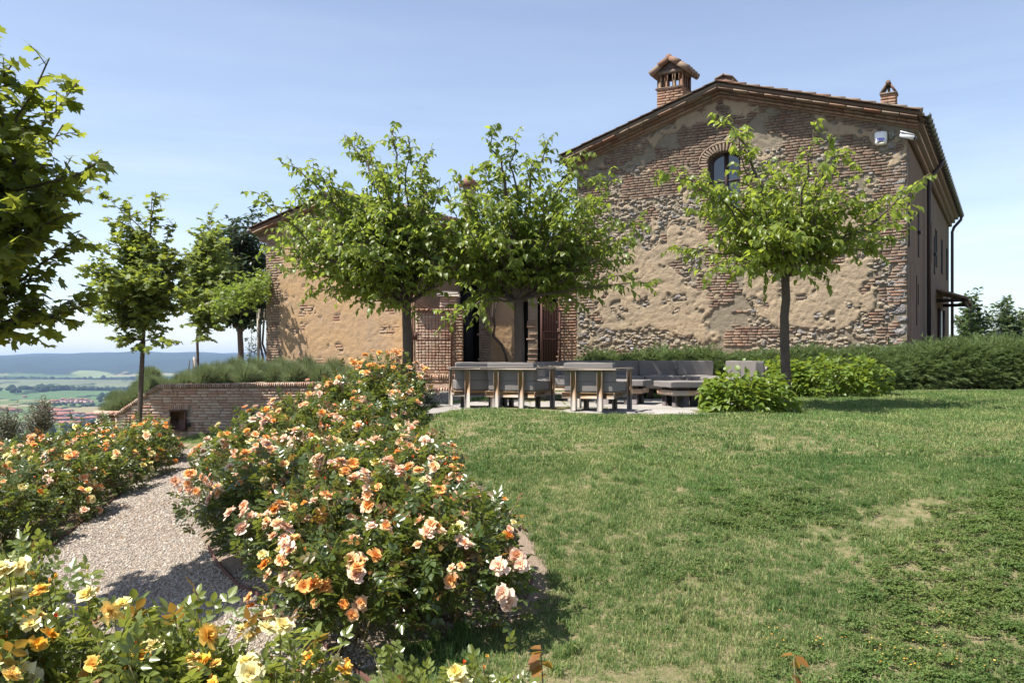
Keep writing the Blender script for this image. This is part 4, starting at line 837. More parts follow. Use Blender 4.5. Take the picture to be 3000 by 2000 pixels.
# ================================================================== retaining wall
WY = 23.6; e = empty('retaining_wall', (0, WY, 0), label='long low brick retaining wall with sloping left end below the lavender', cat='wall')
def rx(px): return (px-1500)/F*WY
def rz_(py): return EYE-(py-HZ)/F*WY
xL, xK, xR = rx(340), rx(466), rx(1110); zT = rz_(1125); zTR = rz_(1117); zL = rz_(1210)
topz = lambda x: (zL+(zT-zL)*(x-xL)/(xK-xL) if x < xK else zT+(zTR-zT)*(x-xK)/(xR-xK))-.125
zb = -1.75; ang0 = math.atan2(zT-zL, xK-xL)
b = MB(); V = [(xL-.02, 0, zb), (xR, 0, zb), (xR, 0, topz(xR)), (xK, 0, topz(xK)), (xL-.02, 0, topz(xL))]; V2 = [(x, .3, z) for x, y, z in V]; b.add(V+V2, [np.array([[0, 1, 2, 3], [5, 8, 7, 6], [1, 6, 7, 2], [2, 7, 8, 3], [3, 8, 9, 4], [0, 4, 9, 5]]), np.array([[0, 3, 4], [5, 9, 8]])]); b.build('wall_core', M['mortar'], e)
dx0, dx1, dz0, dz1 = rx(502), rx(546), rz_(1260), rz_(1202)
P = Pieces(); okw = lambda x, z: z < topz(x)-.03 and not (dx0-.06 < x < dx1+.06 and dz0-.02 < z < dz1+.03) and not (dx0-.10 < x < dx1+.10 and dz1 < z < dz1+.16)
courses(P, xL, xR, zb, zTR, .0765, .27, .014, 0, .032, .07, 'brick_wall', okw, .3); P.flush(e, 300, 'brickwork')
P = Pieces()
n = int((xR-xK)/.057)
for k in range(n): x = xK+(k+.5)*(xR-xK)/n; P.add((x, .13, topz(x)+.0625), ((xR-xK)/n-.005, .36, .125), 'b', 'brick_wall')
Ls = math.hypot(xK-xL, zT-zL); n = int(Ls/.057)
for k in range(n): u = (k+.5)/n; x = xL+(xK-xL)*u; P.add((x-.055*math.sin(ang0), .13, topz(x)+.055*math.cos(ang0)), (Ls/n-.005, .36, .13), 'b', 'brick_wall', -ang0)
P.flush(e, 300, 'coping', 'coping_brick')
P = Pieces()
for k in range(11): P.add((dx0-.08+(dx1-dx0+.16)*(k+.5)/11, .005, dz1+.085), ((dx1-dx0+.16)/11-.008, .07, .15), 'b', 'brick_wall', (k-5)*.02, name='lintel_brick')
P.flush(e, 20)
hd = MB(); hd.box(((dx0+dx1)/2, -.045, (dz0+dz1)/2), (dx1-dx0-.05, .02, dz1-dz0-.05), bev=.004); h_ = hd.build('hatch_door', M['corten'], e)
b = MB()
for (cx_, cz_, sx_, sz_) in ((dx0, (dz0+dz1)/2, .03, dz1-dz0+.03), (dx1, (dz0+dz1)/2, .03, dz1-dz0+.03), ((dx0+dx1)/2, dz1, dx1-dx0, .03), ((dx0+dx1)/2, dz0, dx1-dx0, .03)): b.box((cx_, -.06, cz_), (sx_, .09, sz_))
b.build('hatch_frame', M['corten'], e)
a = empty('wall_lamp', (rx(556), WY-.06, rz_(1243)), label='small grey box beside the rusty hatch in the brick wall', cat='lamp'); b = MB(); b.box((0, 0, 0), (.09, .05, .11), bev=.008); b.build('body', M['gutter'], a); b = MB(); b.box((0, -.028, .01), (.06, .01, .05)); b.build('grille', M['blackp'], a)
a = empty('rusty_hood', (rx(740), WY-.25, rz_(1222)), label='tilted rusty metal box against the brick wall behind the roses', cat='box'); b = MB(); b.add([(-.13, 0, .09), (.15, 0, .13), (.15, .25, .13), (-.13, .25, .09), (-.06, 0, -.11), (.13, 0, -.13), (.13, .25, -.13), (-.06, .25, -.11)], np.array([[0, 4, 5, 1], [3, 2, 6, 7], [0, 1, 2, 3], [4, 7, 6, 5], [0, 3, 7, 4], [1, 5, 6, 2]])); b.build('body', M['corten'], a); b = MB(); b.box((.02, -.012, .115), (.30, .02, .02), M=Matrix.Rotation(-.14, 4, 'Y')); b.build('rim', M['corten'], a)
# low curved brick planter at the wall's foot
e = empty('planter_wall', (rx(306), 24.3, 0), label='low curved pale brick planter at the left foot of the retaining wall', cat='wall'); P = Pieces(); zz = rz_(1206)
for r_ in range(8):
    for k in range(18):
        a_ = R(150)+R(240)*k/18; P.add((math.cos(a_)*.42, math.sin(a_)*.42, zz-.06-r_*.075-.06*(r_ > 0)), (.15, .12, .066) if r_ else (.15, .26, .12), 'b', 'brick_wall', 0, a_+math.pi/2)
P.flush(e, 240, 'brickwork')
b = MB(); b.tube([(0, 0, zz-.8), (0, 0, zz-.12)], .40, 24); b.build('soil', M['earth'], e)
# ================================================================== patio and furniture
e = empty('patio', (0, 0, 0), kind='structure'); n = 0; P = Pieces()
for i in range(-3, 10):
    for j in range(0, 9):
        x = i*.62+.02; y = 13.2+j*.62
        if inpoly(np.array([x-.3, x+.3, x-.3, x+.3]), np.array([y-.3, y-.3, y+.3, y+.3]), PATIO).all(): P.add((x, y, -.005), (.608, .608, .05), 'b', 'paver')
sl_ = []
for (pos, size, kind, mat, tilt, rotz, nm) in P.p:
    o = bpy.data.objects.new('paver', unit_mesh('b', int(rng.integers(0, 9)), M['paver'])); link(o, e); o.matrix_basis = Matrix.Translation(pos) @ Matrix.Rotation(R(-90), 4, 'X') @ Matrix.Diagonal((.61, .05, .61, 1))
b = MB(); pv = [(x, y, -.12) for x, y in PATIO]+[(x, y, -.012) for x, y in PATIO]; k_ = len(PATIO); b.add(pv, [np.array([[i, (i+1) % k_, k_+(i+1) % k_, k_+i] for i in range(k_)])]); b.add([(x, y, -.012) for x, y in PATIO], [np.array([list(range(k_))])]); b.build('patio_bed', M['paver'], e)

def cushion(name, c, size, parent, bev=.045, crown=.03, r=.5):
    """soft box cushion, rounded edges and a slight crown, with piping"""
    x, y, z = [s/2 for s in size]; n = 9; g = np.sin(np.linspace(-1, 1, n)*math.pi/2); V = []; F_ = []
    def face(ax, sg):
        A, B = np.meshgrid(g, g); o = np.ones_like(A)*sg; c_ = [None]*3; oth = [k for k in range(3) if k != ax]; c_[ax] = o; c_[oth[0]] = A; c_[oth[1]] = B
        return np.stack(c_, -1).reshape(-1, 3)
    for ax in range(3):
        for sg in (-1, 1):
            q = face(ax, sg); nn = np.abs(q)**34; ln = (nn.sum(1))**(1/34); w = q/ln[:, None]
            p = w*np.array([x, y, z]); cr = np.clip(1-w[:, 0]**2, 0, 1)*np.clip(1-w[:, 1]**2, 0, 1); p[:, 2] += np.sign(w[:, 2])*cr*crown*(np.abs(w[:, 2]) > .9)
            p += (fbm(p[:, :1]*5+c[0]*3, p[:, 1:2]*5+p[:, 2:]*5, 2)-.5)*.014
            I = np.arange(n*n).reshape(n, n)+len(V)*n*n; Q = np.stack([I[:-1, :-1], I[:-1, 1:], I[1:, 1:], I[1:, :-1]], -1).reshape(-1, 4)
            if (sg < 0) ^ (ax == 1): Q = Q[:, ::-1]
            V.append(p); F_.append(Q)
    V = np.concatenate(V)+np.array(c); o = ob(name, mesh(name, V, np.concatenate(F_), M['cushion'], {'rnd': np.full(len(V), r)}, True), parent); return o
def armchair(x, y, rz, label):     # local: back towards -y, sitter faces +y
    e = empty('lounge_armchair', (x, y, .02), rz, label=label, cat='armchair', group='teak armchairs of the lounge set'); T_ = M['teak']
    for sx_ in (-1, 1):
        b = MB(); b.box((sx_*.215, -.40, .32), (.085, .06, .63), bev=.004); b.build('leg', T_, e)
        b = MB(); b.box((sx_*.43, .36, .32), (.06, .09, .63), bev=.004); b.build('leg', T_, e)
        b = MB(); b.box((sx_*.24, .20, .11), (.07, .07, .22), bev=.004); b.build('inner_leg', T_, e)
        b = MB(); b.box((sx_*.44, .03, .652), (.10, .76, .036), bev=.005); b.build('armrest', T_, e)
    b = MB(); b.box((0, -.40, .653), (.98, .10, .038), bev=.005); b.build('back_rail', T_, e)
    b = MB(); b.box((0, -.345, .24), (.86, .05, .095), bev=.004); b.box((0, .33, .25), (.84, .05, .085), bev=.004)
    for sx_ in (-1, 1): b.box((sx_*.395, 0, .25), (.05, .62, .085), bev=.004)
    b.build('seat_frame', T_, e)
    for k in range(6): b = MB(); b.box((0, -.24+k*.1, .28), (.74, .06, .015)); b.build('seat_slat', T_, e)
    cushion('seat_cushion', (0, .03, .375), (.80, .76, .16), e); cushion('back_cushion', (0, -.27, .60), (.80, .17, .29), e, crown=.005); return e
armchair(-.57, 14.75, R(8), 'shaded teak armchair with grey cushions, leftmost, seen from behind'); armchair(.12+.0, 14.32, R(-25), 'teak armchair with grey cushions seen from behind, in the middle of the row')
armchair(1.32, 13.86, R(-26), 'teak armchair with grey cushions seen from behind, right end of the row')
armchair(.98, 17.1, R(-118), 'teak armchair behind the middle one, turned towards the sofa')
def box_table(x, y, rz, label, w=.95, d=.75):
    e = empty('low_table', (x, y, .02), rz, label=label, cat='table', group='low tables with grey padded tops')
    cushion('padded_top', (0, 0, .375), (w+.06, d+.06, .10), e, crown=.01); b = MB()
    for s in (-1, 1): b.box((0, s*(d/2-.06), .235), (w-.04, .04, .085)); b.box((s*(w/2-.05), 0, .235), (.04, d-.1, .085))
    b.build('frame', M['teak'], e)
    for sx_ in (-1, 1):
        for sy_ in (-1, 1): b = MB(); b.box((sx_*(w/2-.22), sy_*(d/2-.15), .16), (.24, .18, .32), bev=.006); b.build('leg', M['hdpe'], e)
    return e
box_table(3.02, 15.0, R(12), 'low padded table with broad grey legs next to the front hydrangea'); box_table(1.95, 15.9, R(-20), 'low padded table behind the right hand armchair')
def sofa(segs, label):
    e = empty('lounge_sofa', (0, 0, 0), label=label, cat='sofa')
    for (x, y, rz, w) in segs:   # local -y is the backrest side? backrest at +y, sitter faces -y
        s = empty('sofa_module', (x, y, .02), rz); s.parent = e
        cushion('seat_cushion', (0, -.05, .375), (w-.01, .80, .15), s); cushion('back_cushion', (0, .31, .61), (w-.005, .18, .31), s, crown=.0)
        b = MB(); b.box((0, -.42, .25), (w, .05, .09)); b.box((0, .40, .25), (w, .05, .09)); b.box((0, .43, .62), (w, .04, .09)); b.build('frame', M['teak'], s)
        for sx_ in (-1, 1):
            for sy_ in (-1, 1): b = MB(); b.box((sx_*(w/2-.12), sy_*.33, .11), (.09, .09, .22)); b.build('leg', M['wood_dark'], s)
for_sofa = [(1.45, 18.15, 0, .80), (2.25, 18.1, R(2), .80), (3.05, 18.05, R(3), .80), (3.80, 17.95, R(4), .75), (4.05, 17.1, R(-87), .85), (4.12, 16.25, R(-87), .85)]
sofa(for_sofa, 'long grey cushioned corner sofa with tree shadows on its back cushions')

# ================================================================== leaves
def tmpl(kind):
    if kind == 'mul': V = [(0, 0, 0), (-.24, .08, .06), (-.30, .36, .09), (-.17, .68, .0), (0, 1, -.22), (.17, .68, .0), (.30, .36, .09), (.24, .08, .06), (0, .36, .0), (0, .70, -.07)]; Fc = [[0, 8, 2, 1], [8, 9, 3, 2], [0, 7, 6, 8], [8, 6, 5, 9]]; T_ = [[9, 4, 3], [9, 5, 4]]
    elif kind == 'oval': V = [(0, 0, 0), (-.27, .42, .05), (0, 1, -.10), (.27, .42, .05), (0, .45, -.03), (-.16, .78, 0), (.16, .78, 0)]; Fc = [[0, 4, 5, 1], [0, 3, 6, 4]]; T_ = [[4, 2, 5], [4, 6, 2]]
    elif kind == 'maple':
        V = [(0, 0, 0)]; pr = [(-95, .38), (-76, .62), (-58, .50), (-40, .82), (-22, .58), (0, 1.0), (22, .58), (40, .82), (58, .50), (76, .62), (95, .38)]
        for a_, r_ in pr: V.append((r_*math.sin(R(a_)), .12+r_*.88*math.cos(R(a_)), .05*abs(math.sin(R(a_)))-.08*r_*r_))
        V.append((0, .35, 0)); Fc = []; T_ = [[12-1+1, k, k+1] for k in range(1, 11)]+[[0, 1, 12], [0, 12, 11]]; T_ = [[12, k+1, k] for k in range(1, 11)]+[[0, 12, 1], [0, 11, 12]]
    elif kind == 'needle': V = [(-.05, 0, 0), (.05, 0, 0), (0, 1, 0)]; Fc = []; T_ = [[0, 1, 2]]
    return np.array(V), (np.array(Fc).reshape(-1, 4).astype(int), np.array(T_).reshape(-1, 3).astype(int))
TM = {k: tmpl(k) for k in ('mul', 'oval', 'maple', 'needle')}
def nrm(a): return a/(np.linalg.norm(a, axis=-1, keepdims=True)+1e-9)
def leafframe(D, up=None):
    D = nrm(D); N = rng.normal(size=D.shape)*.45+np.array([0, 0, 1.]) if up is None else up; X = nrm(np.cross(D, N)); return X, D, nrm(np.cross(X, D))
def leaves_mb(b, P, D, size, kind, up=None, width=1.0):
    V, (Fq, Ft) = TM[kind]; X, Y, N = leafframe(D, up); n = len(P); s = np.broadcast_to(size, (n,))[:, None, None]
    W_ = P[:, None]+s*(V[None, :, :1]*width*X[:, None]+V[None, :, 1:2]*Y[:, None]+V[None, :, 2:]*N[:, None]); k = len(V); off = (np.arange(n)*k)[:, None, None]
    Fs = [f for f in ((Fq[None]+off).reshape(-1, 4) if len(Fq) else [], (Ft[None]+off).reshape(-1, 3) if len(Ft) else []) if len(f)]
    b.add(W_.reshape(-1, 3), Fs, np.repeat(rng.random(n), k))
_lm = {}
def leaf_obj(name, kind, mat, p, d, s, parent, width=1.0):
    k = (name, kind, mat)
    if k not in _lm:
        b = MB(); leaves_mb(b, np.zeros((1, 3)), np.array([[0, 1., 0]]), 1.0, kind, np.array([[0, 0, 1.]]), width); V = np.concatenate(b.V); _lm[k] = mesh(name, V, [np.concatenate(v) for v in b.F.values()], M[mat])
    X, Y, N = leafframe(d[None]); o = bpy.data.objects.new(name, _lm[k]); link(o, parent)
    o.matrix_basis = Matrix([[X[0][i]*s, Y[0][i]*s, N[0][i]*s, p[i]] for i in range(3)]+[[0, 0, 0, 1]]); return o
def bez(a, c, b, n=9):
    t_ = np.linspace(0, 1, n)[:, None]; return (1-t_)**2*a+2*t_*(1-t_)*c+t_**2*b
def tree(name, label, base, trunk_h, tips, leaf, size, mats, trunk_r, droop=.5, leader=None, twig=.35, tw_step=.13, lf_step=.055, nobj=300, cat='tree', lean=(0, 0), group=None, start=.22, gap=0, stakes=False, lat=1.0, arch=.45):
    """trunk, limbs that run out to the given tips, twigs along the limbs, leaves along the twigs"""
    base = np.array(base, float); e = empty(name, tuple(base), label=label, cat=cat, group=group); fork = np.array([lean[0], lean[1], trunk_h])
    tp = bez(np.zeros(3)-np.array([0, 0, .15]), np.array([lean[0]*.2+.03, lean[1]*.2, trunk_h*.55]), fork, 9); b = MB(); rr_ = np.linspace(trunk_r*1.12, trunk_r*.86, 9); rr_[0] *= 1.45; rr_[1] *= 1.08; rr_[-1] *= 1.2; tp[3:6] += rng.normal(size=3)*np.array([1, 1, 0])*trunk_r*.16
    b.tube(tp+rng.normal(size=tp.shape)*trunk_r*.06, rr_, 12); b.build('trunk', M['bark'], e, smooth=True)
    tips = [np.array(t_, float)-base for t_ in tips]; LP = []; LD = []; tw = MB(); nl = len(tips)
    if leader is not None:
        lt = np.array(leader, float)-base; lp = bez(fork, (fork+lt)/2+rng.normal(size=3)*.05, lt, 8); b = MB(); b.tube(lp, np.linspace(trunk_r*.85, .01, 8), 8); b.build('leader', M['bark'], e, smooth=True)
    for i, t_ in enumerate(tips):
        if leader is not None:
            hh_ = np.clip((t_[2]-fork[2])/max(.1, lt[2]-fork[2]), 0, 1)*(.35+.5*rng.random()); st0 = fork+(lt-fork)*hh_
        st = st0 if leader is not None else fork+np.array([0, 0, -rng.random()*.12]) if i % 3 else fork*(.93+.0*i); v = t_-st; Ln = np.linalg.norm(v); hor = np.array([v[0], v[1], 0])
        c_ = st+hor*.5+np.array([0, 0, v[2]*.4+.10*Ln*arch]) if leader is not None else st+hor*.5+np.array([0, 0, max(v[2], .1)*(.15 if rng.random() < .5 else .75)+.12*Ln*arch]); path = bez(st, c_, t_, 12); path[1:-1] += rng.normal(size=(10, 3))*.025*Ln*.5
        r0 = (trunk_r*.28 if leader is not None else trunk_r*(.42+.2*rng.random()) if i < 7 else trunk_r*.3); b = MB(); b.tube(path, np.linspace(r0, .008, 12)*np.linspace(1, .8, 12), 6); b.build('branch', M['bark'] if trunk_r > .05 else M['twig'], e, smooth=True)
        seg = np.linalg.norm(np.diff(path, axis=0), axis=1).sum(); u = start
        while u < 1:
            q = u*11; k = min(int(q), 10); p = path[k]*(1-(q-k))+path[k+1]*(q-k); d = nrm(path[k+1]-path[k]); rad = rng.normal(size=3); rad = nrm(rad-d*(rad@d)); rad[2] = rad[2]*.6+.18
            tl = twig*(1.25-.75*u)*(.5+.9*rng.random()); e2 = p+nrm(d*.55*lat+rad)*tl; m_ = (p+e2)/2+np.array([0, 0, .10*tl]); tpth = bez(p, m_, e2+np.array([0, 0, -droop*.22*tl]), 5)
            tw.tube(tpth, [.006, .005, .004, .003, .002], 4, False); nlv = max(2, int(tl/lf_step))
            for j in range(nlv):
                s_ = (j+.6)/nlv*4; k2 = min(int(s_), 3); pp = tpth[k2]*(1-(s_-k2))+tpth[k2+1]*(s_-k2); dd_ = nrm(tpth[k2+1]-tpth[k2]); sd = np.cross(dd_, [0, 0, 1.])*(1 if j % 2 else -1)
                LP.append(pp); LD.append(dd_*.5+nrm(sd)*.9+np.array([0, 0, -droop])+rng.normal(size=3)*.28)
            u += tw_step/seg*(.6+.8*rng.random())
        for j in range(int(.35/lf_step)):    # the leafy tip itself
            k = 11-j*.35/lf_step*.0-rng.random()*3; k2 = min(int(k), 10); pp = path[k2]*(1-(k-k2))+path[k2+1]*(k-k2); LP.append(pp); LD.append(nrm(path[-1]-path[-2])*.4+rng.normal(size=3)*.6+np.array([0, 0, -droop]))
    tw.build('twigs', M['twig'], e, kind='stuff'); LP = np.array(LP); LD = np.array(LD); sz = size*(.62+.55*rng.random(len(LP)))
    order = np.argsort(LP[:, 1]+rng.random(len(LP))*.8)            # the nearest leaves are objects of their own
    no = min(nobj, len(LP)//3); pick = order[:no*3:3] if no else []; rest = np.setdiff1d(np.arange(len(LP)), pick)
    for i in pick: leaf_obj('leaf', leaf, mats[0], LP[i], LD[i], sz[i], e)
    h = rng.random(len(rest)) < .6
    for k, mt in enumerate(mats[:2]):
        q = rest[h] if k == 0 else rest[~h]
        if len(q): b = MB(); leaves_mb(b, LP[q], LD[q], sz[q], leaf); b.build('foliage', M[mt], e, kind='stuff')
    return e
def tips_at(lst, d, spread=1.0): return [P3(px, py, d+dy*spread) for px, py, dy in [(a, b_, rng.uniform(-1.6, 1.6)) if True else 0 for a, b_ in lst]]
def fill(n, cx, cy_, rx_, ry_, d, dep, shell=.35):
    o = []
    for _ in range(n):
        v = rng.normal(size=3); v /= np.linalg.norm(v); r_ = (shell+(1-shell)*rng.random())**.6; o.append(P3(cx+v[0]*rx_*r_, cy_+v[2]*ry_*r_, d+v[1]*dep*r_))
    return o
MUL = 'mulberry trees around the lounge'
x3 = wp(2298, 1205, h1(4.5, 14.7)); tz = 14.8; b3 = ((2300-1500)/F*tz, tz, h1((2300-1500)/F*tz, tz))
tree('mulberry_tree', 'young mulberry with bright leaves and bare dark trunk before the farmhouse gable', b3, 2.42, tips_at([(2120, 340), (2165, 400), (2385, 352), (2440, 395), (2480, 440), (2725, 505), (2690, 560), (2655, 690), (2560, 650), (1945, 505), (2010, 520), (2060, 510), (1965, 725), (2060, 800), (2200, 800), (2425, 810), (2350, 800), (2250, 460), (2330, 470), (2040, 620), (2100, 700), (2450, 560), (2540, 560)], tz)+fill(26, 2290, 650, 250, 110, tz, 1.6)+fill(16, 2330, 560, 340, 90, tz, 1.6),
     'mul', .138, ['l_mul', 'l_mul'], .078, droop=.75, twig=.42, tw_step=.10, lf_step=.052, group=MUL)
t1 = 17.6; b1 = ((1190-1500)/F*t1, t1, h1((1190-1500)/F*t1, t1))
tree('mulberry_tree', 'leftmost mulberry with thick dark trunk by the iron gate and ochre wall', b1, gz(868, t1)-b1[2], tips_at([(825, 480), (930, 490), (755, 565), (790, 600), (1010, 395), (1060, 410), (1145, 375), (1195, 400), (1090, 480), (800, 690), (820, 790), (900, 850), (1060, 890), (1260, 455), (950, 560), (1090, 850), (1160, 900), (880, 640), (1290, 520)], t1)+fill(58, 1095, 690, 370, 130, t1, 2.4, .3)+fill(26, 1090, 550, 270, 110, t1, 1.6),
     'mul', .142, ['l_mul2', 'l_mul'], .10, droop=.75, twig=.55, tw_step=.12, lf_step=.056, group=MUL)
t2 = 17.4; b2 = ((1518-1500)/F*t2, t2, h1((1518-1500)/F*t2, t2))
tree('mulberry_tree', 'middle mulberry behind the lounge chairs, crown joining its left neighbour', b2, gz(862, t2)-b2[2], tips_at([(1435, 375), (1500, 400), (1600, 415), (1665, 520), (1720, 450), (1790, 500), (1385, 480), (1330, 500), (1880, 640), (1910, 830), (1830, 810), (1340, 905), (1310, 940), (1700, 580), (1860, 720), (1760, 840), (1400, 880), (1560, 480), (1640, 820)], t2)+fill(58, 1545, 690, 380, 130, t2, 2.4, .3)+fill(26, 1530, 560, 290, 110, t2, 1.6),
     'mul', .142, ['l_mul2', 'l_mul'], .10, droop=.75, twig=.55, tw_step=.12, lf_step=.056, group=MUL)
tl = 8.1; xb = (-175-1500)/F*tl
tree('maple_tree', 'big maple cut by the left edge, yellow-green leaves against the sky', (xb, tl, h1(xb, tl)), 1.9, tips_at([(145, 170), (225, 245), (35, 190), (185, 365), (285, 475), (240, 545), (200, 630), (230, 700), (270, 890), (225, 905), (130, 890), (30, 950), (120, 780), (170, 500), (60, 480), (100, 300), (-40, 100), (-200, 30), (-350, 120), (-560, 300), (-620, 600), (-450, 850), (60, 700), (0, 600)], tl, .45)+fill(90, -140, 540, 330, 400, tl, 1.3),
     'maple', .13, ['l_maple', 'l_maple'], .11, droop=.35, twig=.34, tw_step=.09, lf_step=.042, arch=.2, leader=P3(-190, -20, tl), nobj=300)
t4 = 22.2; x4 = (405-1500)/F*t4
tree('maple_tree', 'slender young maple in front of the brick retaining wall', (x4, t4, h1(x4, t4)), gz(1000, t4)-h1(x4, t4), tips_at([(282, 545), (315, 640), (370, 590), (455, 560), (450, 640), (515, 650), (235, 785), (225, 895), (505, 1000), (555, 760), (545, 850), (340, 650), (610, 860), (410, 1020), (330, 990), (240, 700), (300, 830), (480, 930)], t4)+fill(90, 395, 820, 170, 195, t4, 1.5),
     'maple', .15, ['l_maple2', 'l_maple'], .062, droop=.3, twig=.4, tw_step=.12, lf_step=.048, lean=(.12, 0), arch=.15, nobj=200, leader=P3(445, 580, t4))
t5 = 30; x5 = (578-1500)/F*t5; TT = lambda x, y: float(T(np.array([x]), np.array([y]))[0])
tree('young_tree', 'yellow-green staked tree second from the left behind the lavender', (x5, t5, TT(x5, t5)), gz(985, t5)-TT(x5, t5), tips_at([(622, 618), (590, 680), (560, 725), (655, 720), (545, 900), (665, 880), (590, 990), (640, 800), (530, 800), (680, 760), (700, 850)], t5)+fill(90, 610, 820, 95, 165, t5, 1.8),
     'maple', .18, ['l_maple2', 'l_maple2'], .05, droop=.3, twig=.5, tw_step=.14, lf_step=.06, arch=.15, nobj=120, leader=P3(615, 640, t5))
b = empty('tree_stake', ((572-1500)/F*t5, t5-.1, TT(x5, t5)), label='pale straight stake beside the yellow-green tree', cat='stake'); m_ = MB(); m_.tube([(0, 0, -.1), (0, 0, 1.9)], .04, 8); m_.build('post', M['concrete'], b)
b = empty('vine_plant', ((552-1500)/F*(t5-.5), t5-.5, TT(x5, t5)), label='twisted dark bare vine stems climbing at the stake', cat='vine')
for k in range(3): m_ = MB(); m_.tube([(-.12+.1*k, 0, -.1), (-.2+.16*k, .05, .35), (.1+.05*k, 0, .8), (-.02+.2*k, 0, 1.3), (.05+.1*k, 0, 1.8)], [.035, .03, .028, .022, .015], 6); m_.build('stem', M['bark'], b)
t6 = 37; x6 = (703-1500)/F*t6
tree('broadleaf_tree', 'dark dense round tree beyond the outbuilding left corner', (x6, t6, -.6), gz(960, t6)+.6, tips_at([(690, 640), (760, 640), (640, 690), (790, 760), (640, 930), (780, 920), (740, 620)], t6)+fill(150, 712, 800, 95, 170, t6, 2.2),
     'oval', .26, ['l_dark', 'l_dark'], .13, droop=.4, twig=.6, tw_step=.13, lf_step=.07, nobj=0, start=.3)
t7 = 33; x7 = (736-1500)/F*t7
tree('sapling', 'thin little sapling standing against the sky left of the outbuilding', (x7, t7, TT(x7, t7)), .6, tips_at([(738, 940), (725, 990), (750, 985), (730, 1020)], t7, .15), 'oval', .12, ['l_dark', 'l_dark'], .02, twig=.28, tw_step=.1, lf_step=.06, nobj=0)
# pergola beam with vine
e = empty('pergola', ((690-1500)/F*29, 29, 0), label='weathered sloping pergola beam on thin posts left of the outbuilding', cat='pergola'); q0 = P3(585, 898, 29)-np.array(e.location); q1 = P3(790, 830, 27)-np.array(e.location)
b = MB(); b.tube([tuple(q0), tuple(q1)], .055, 4); b.build('beam', M['concrete'], e)
for px_, py_ in ((757, 905), (640, 960)):
    q = P3(px_, py_, 28.6)-np.array(e.location); b = MB(); b.tube([(q[0], q[1], .0), tuple(q)], .05, 8); b.build('post', M['concrete'], e) if px_ > 700 else None
e = empty('grape_vine', ((700-1500)/F*28.6, 28.6, .1), label='leafy vine covering the pergola beam beside the outbuilding', cat='vine'); L0 = np.array(e.location)
n = 1500; u = rng.random(n); q = np.array([P3(620+170*a, 880-60*a+rng.normal()*22-5+(30*rng.random() if a > .5 else 35*rng.random()), 28.3-1.5*a+rng.normal()*.5) for a in u])-L0; b = MB(); leaves_mb(b, q, rng.normal(size=(n, 3))+np.array([0, 0, -.5]), .12*(.6+.6*rng.random(n)), 'maple'); b.build('foliage', M['l_vine'], e, kind='stuff')
for k in range(2): b = MB(); q = P3(762+14*k, 905, 28.4)-L0; b.tube([(q[0]-.15+.2*k, q[1], -.1), (q[0]+.1, q[1], .7), (q[0]-.08*k, q[1], 1.2), tuple(q)], [.045, .04, .035, .03], 6); b.build('stem', M['bark'], e)
# climbing plant in the courtyard, low creeper over the right pillar
e = empty('climbing_vine', ((1460-1500)/F*27.7, 27.7, .35), label='bare twisting vine stem on the ochre courtyard wall', cat='vine'); L0 = np.array(e.location)
b = MB(); b.tube([tuple(P3(px_, py_, 27.75)-L0) for px_, py_ in ((1488, 1075), (1482, 1040), (1470, 1010), (1445, 985), (1450, 955), (1443, 930), (1446, 890), (1444, 850))], [.05, .045, .05, .045, .04, .04, .035, .03], 6); b.build('stem', M['bark'], e); b = MB(); b.tube([tuple(P3(px_, py_, 27.75)-L0) for px_, py_ in ((1450, 955), (1447, 920), (1455, 890), (1462, 850))], [.03, .03, .025, .02], 6); b.build('stem', M['bark'], e)
e = empty('ivy', tuple(P3(1650, 835, 24.2)), label='yellow-green creeper spilling behind the right gate pillar', cat='ivy'); n = 700
q = np.stack([rng.normal(size=n)*.35, rng.normal(size=n)*.25, rng.normal(size=n)*.22-.3*rng.random(n)*(rng.random(n) < .3)], -1); b = MB(); leaves_mb(b, q, rng.normal(size=(n, 3))+np.array([0, 0, -.4]), .07, 'oval'); b.build('foliage', M['l_vine'], e, kind='stuff')
b = MB(); b.tube([(0, 0, -.9), (0, .1, 0), (.2, .1, .2)], .02, 5); b.build('stem', M['twig'], e)
# background trees on the right beyond the hedge, olives on the left slope
for k, (px, py, rx_, ry_, d, lb) in enumerate([(2845, 955, 55, 115, 48, 'loose dark tree beside the far end of the farmhouse'), (2960, 960, 85, 95, 52, 'bushy tree cut by the right edge beyond the juniper hedge')]):
    x_ = (px-1500)/F*d; tree('far_tree', lb, (x_, d, -.8), 1.6, fill(80, px, py, rx_, ry_, d, 2.0, .3), 'oval', .30, ['l_back', 'l_dark'], .09, droop=.2, twig=.55, tw_step=.2, lf_step=.10, nobj=0, group='trees behind the juniper hedge', start=.4)
for k, (px, py, rx_, ry_, d, lb) in enumerate([(115, 1215, 60, 60, 27, 'silvery olive tree on the slope behind the left roses'), (20, 1240, 60, 75, 24, 'silvery olive tree cut by the left edge above the roses'), (-90, 1215, 80, 70, 27, 'olive tree beyond the left edge')][:2]):
    x_ = (px-1500)/F*d; z_ = h1(x_, d); tree('olive_tree', lb, (x_, d, z_), max(.5, gz(py+50, d)-z_), fill(44, px, py, rx_, ry_, d, 1.0, .3), 'oval', .075, ['l_olive', 'l_olive'], .08, droop=-.1, twig=.45, tw_step=.09, lf_step=.045, nobj=0, group='olive trees on the slope', start=.3)

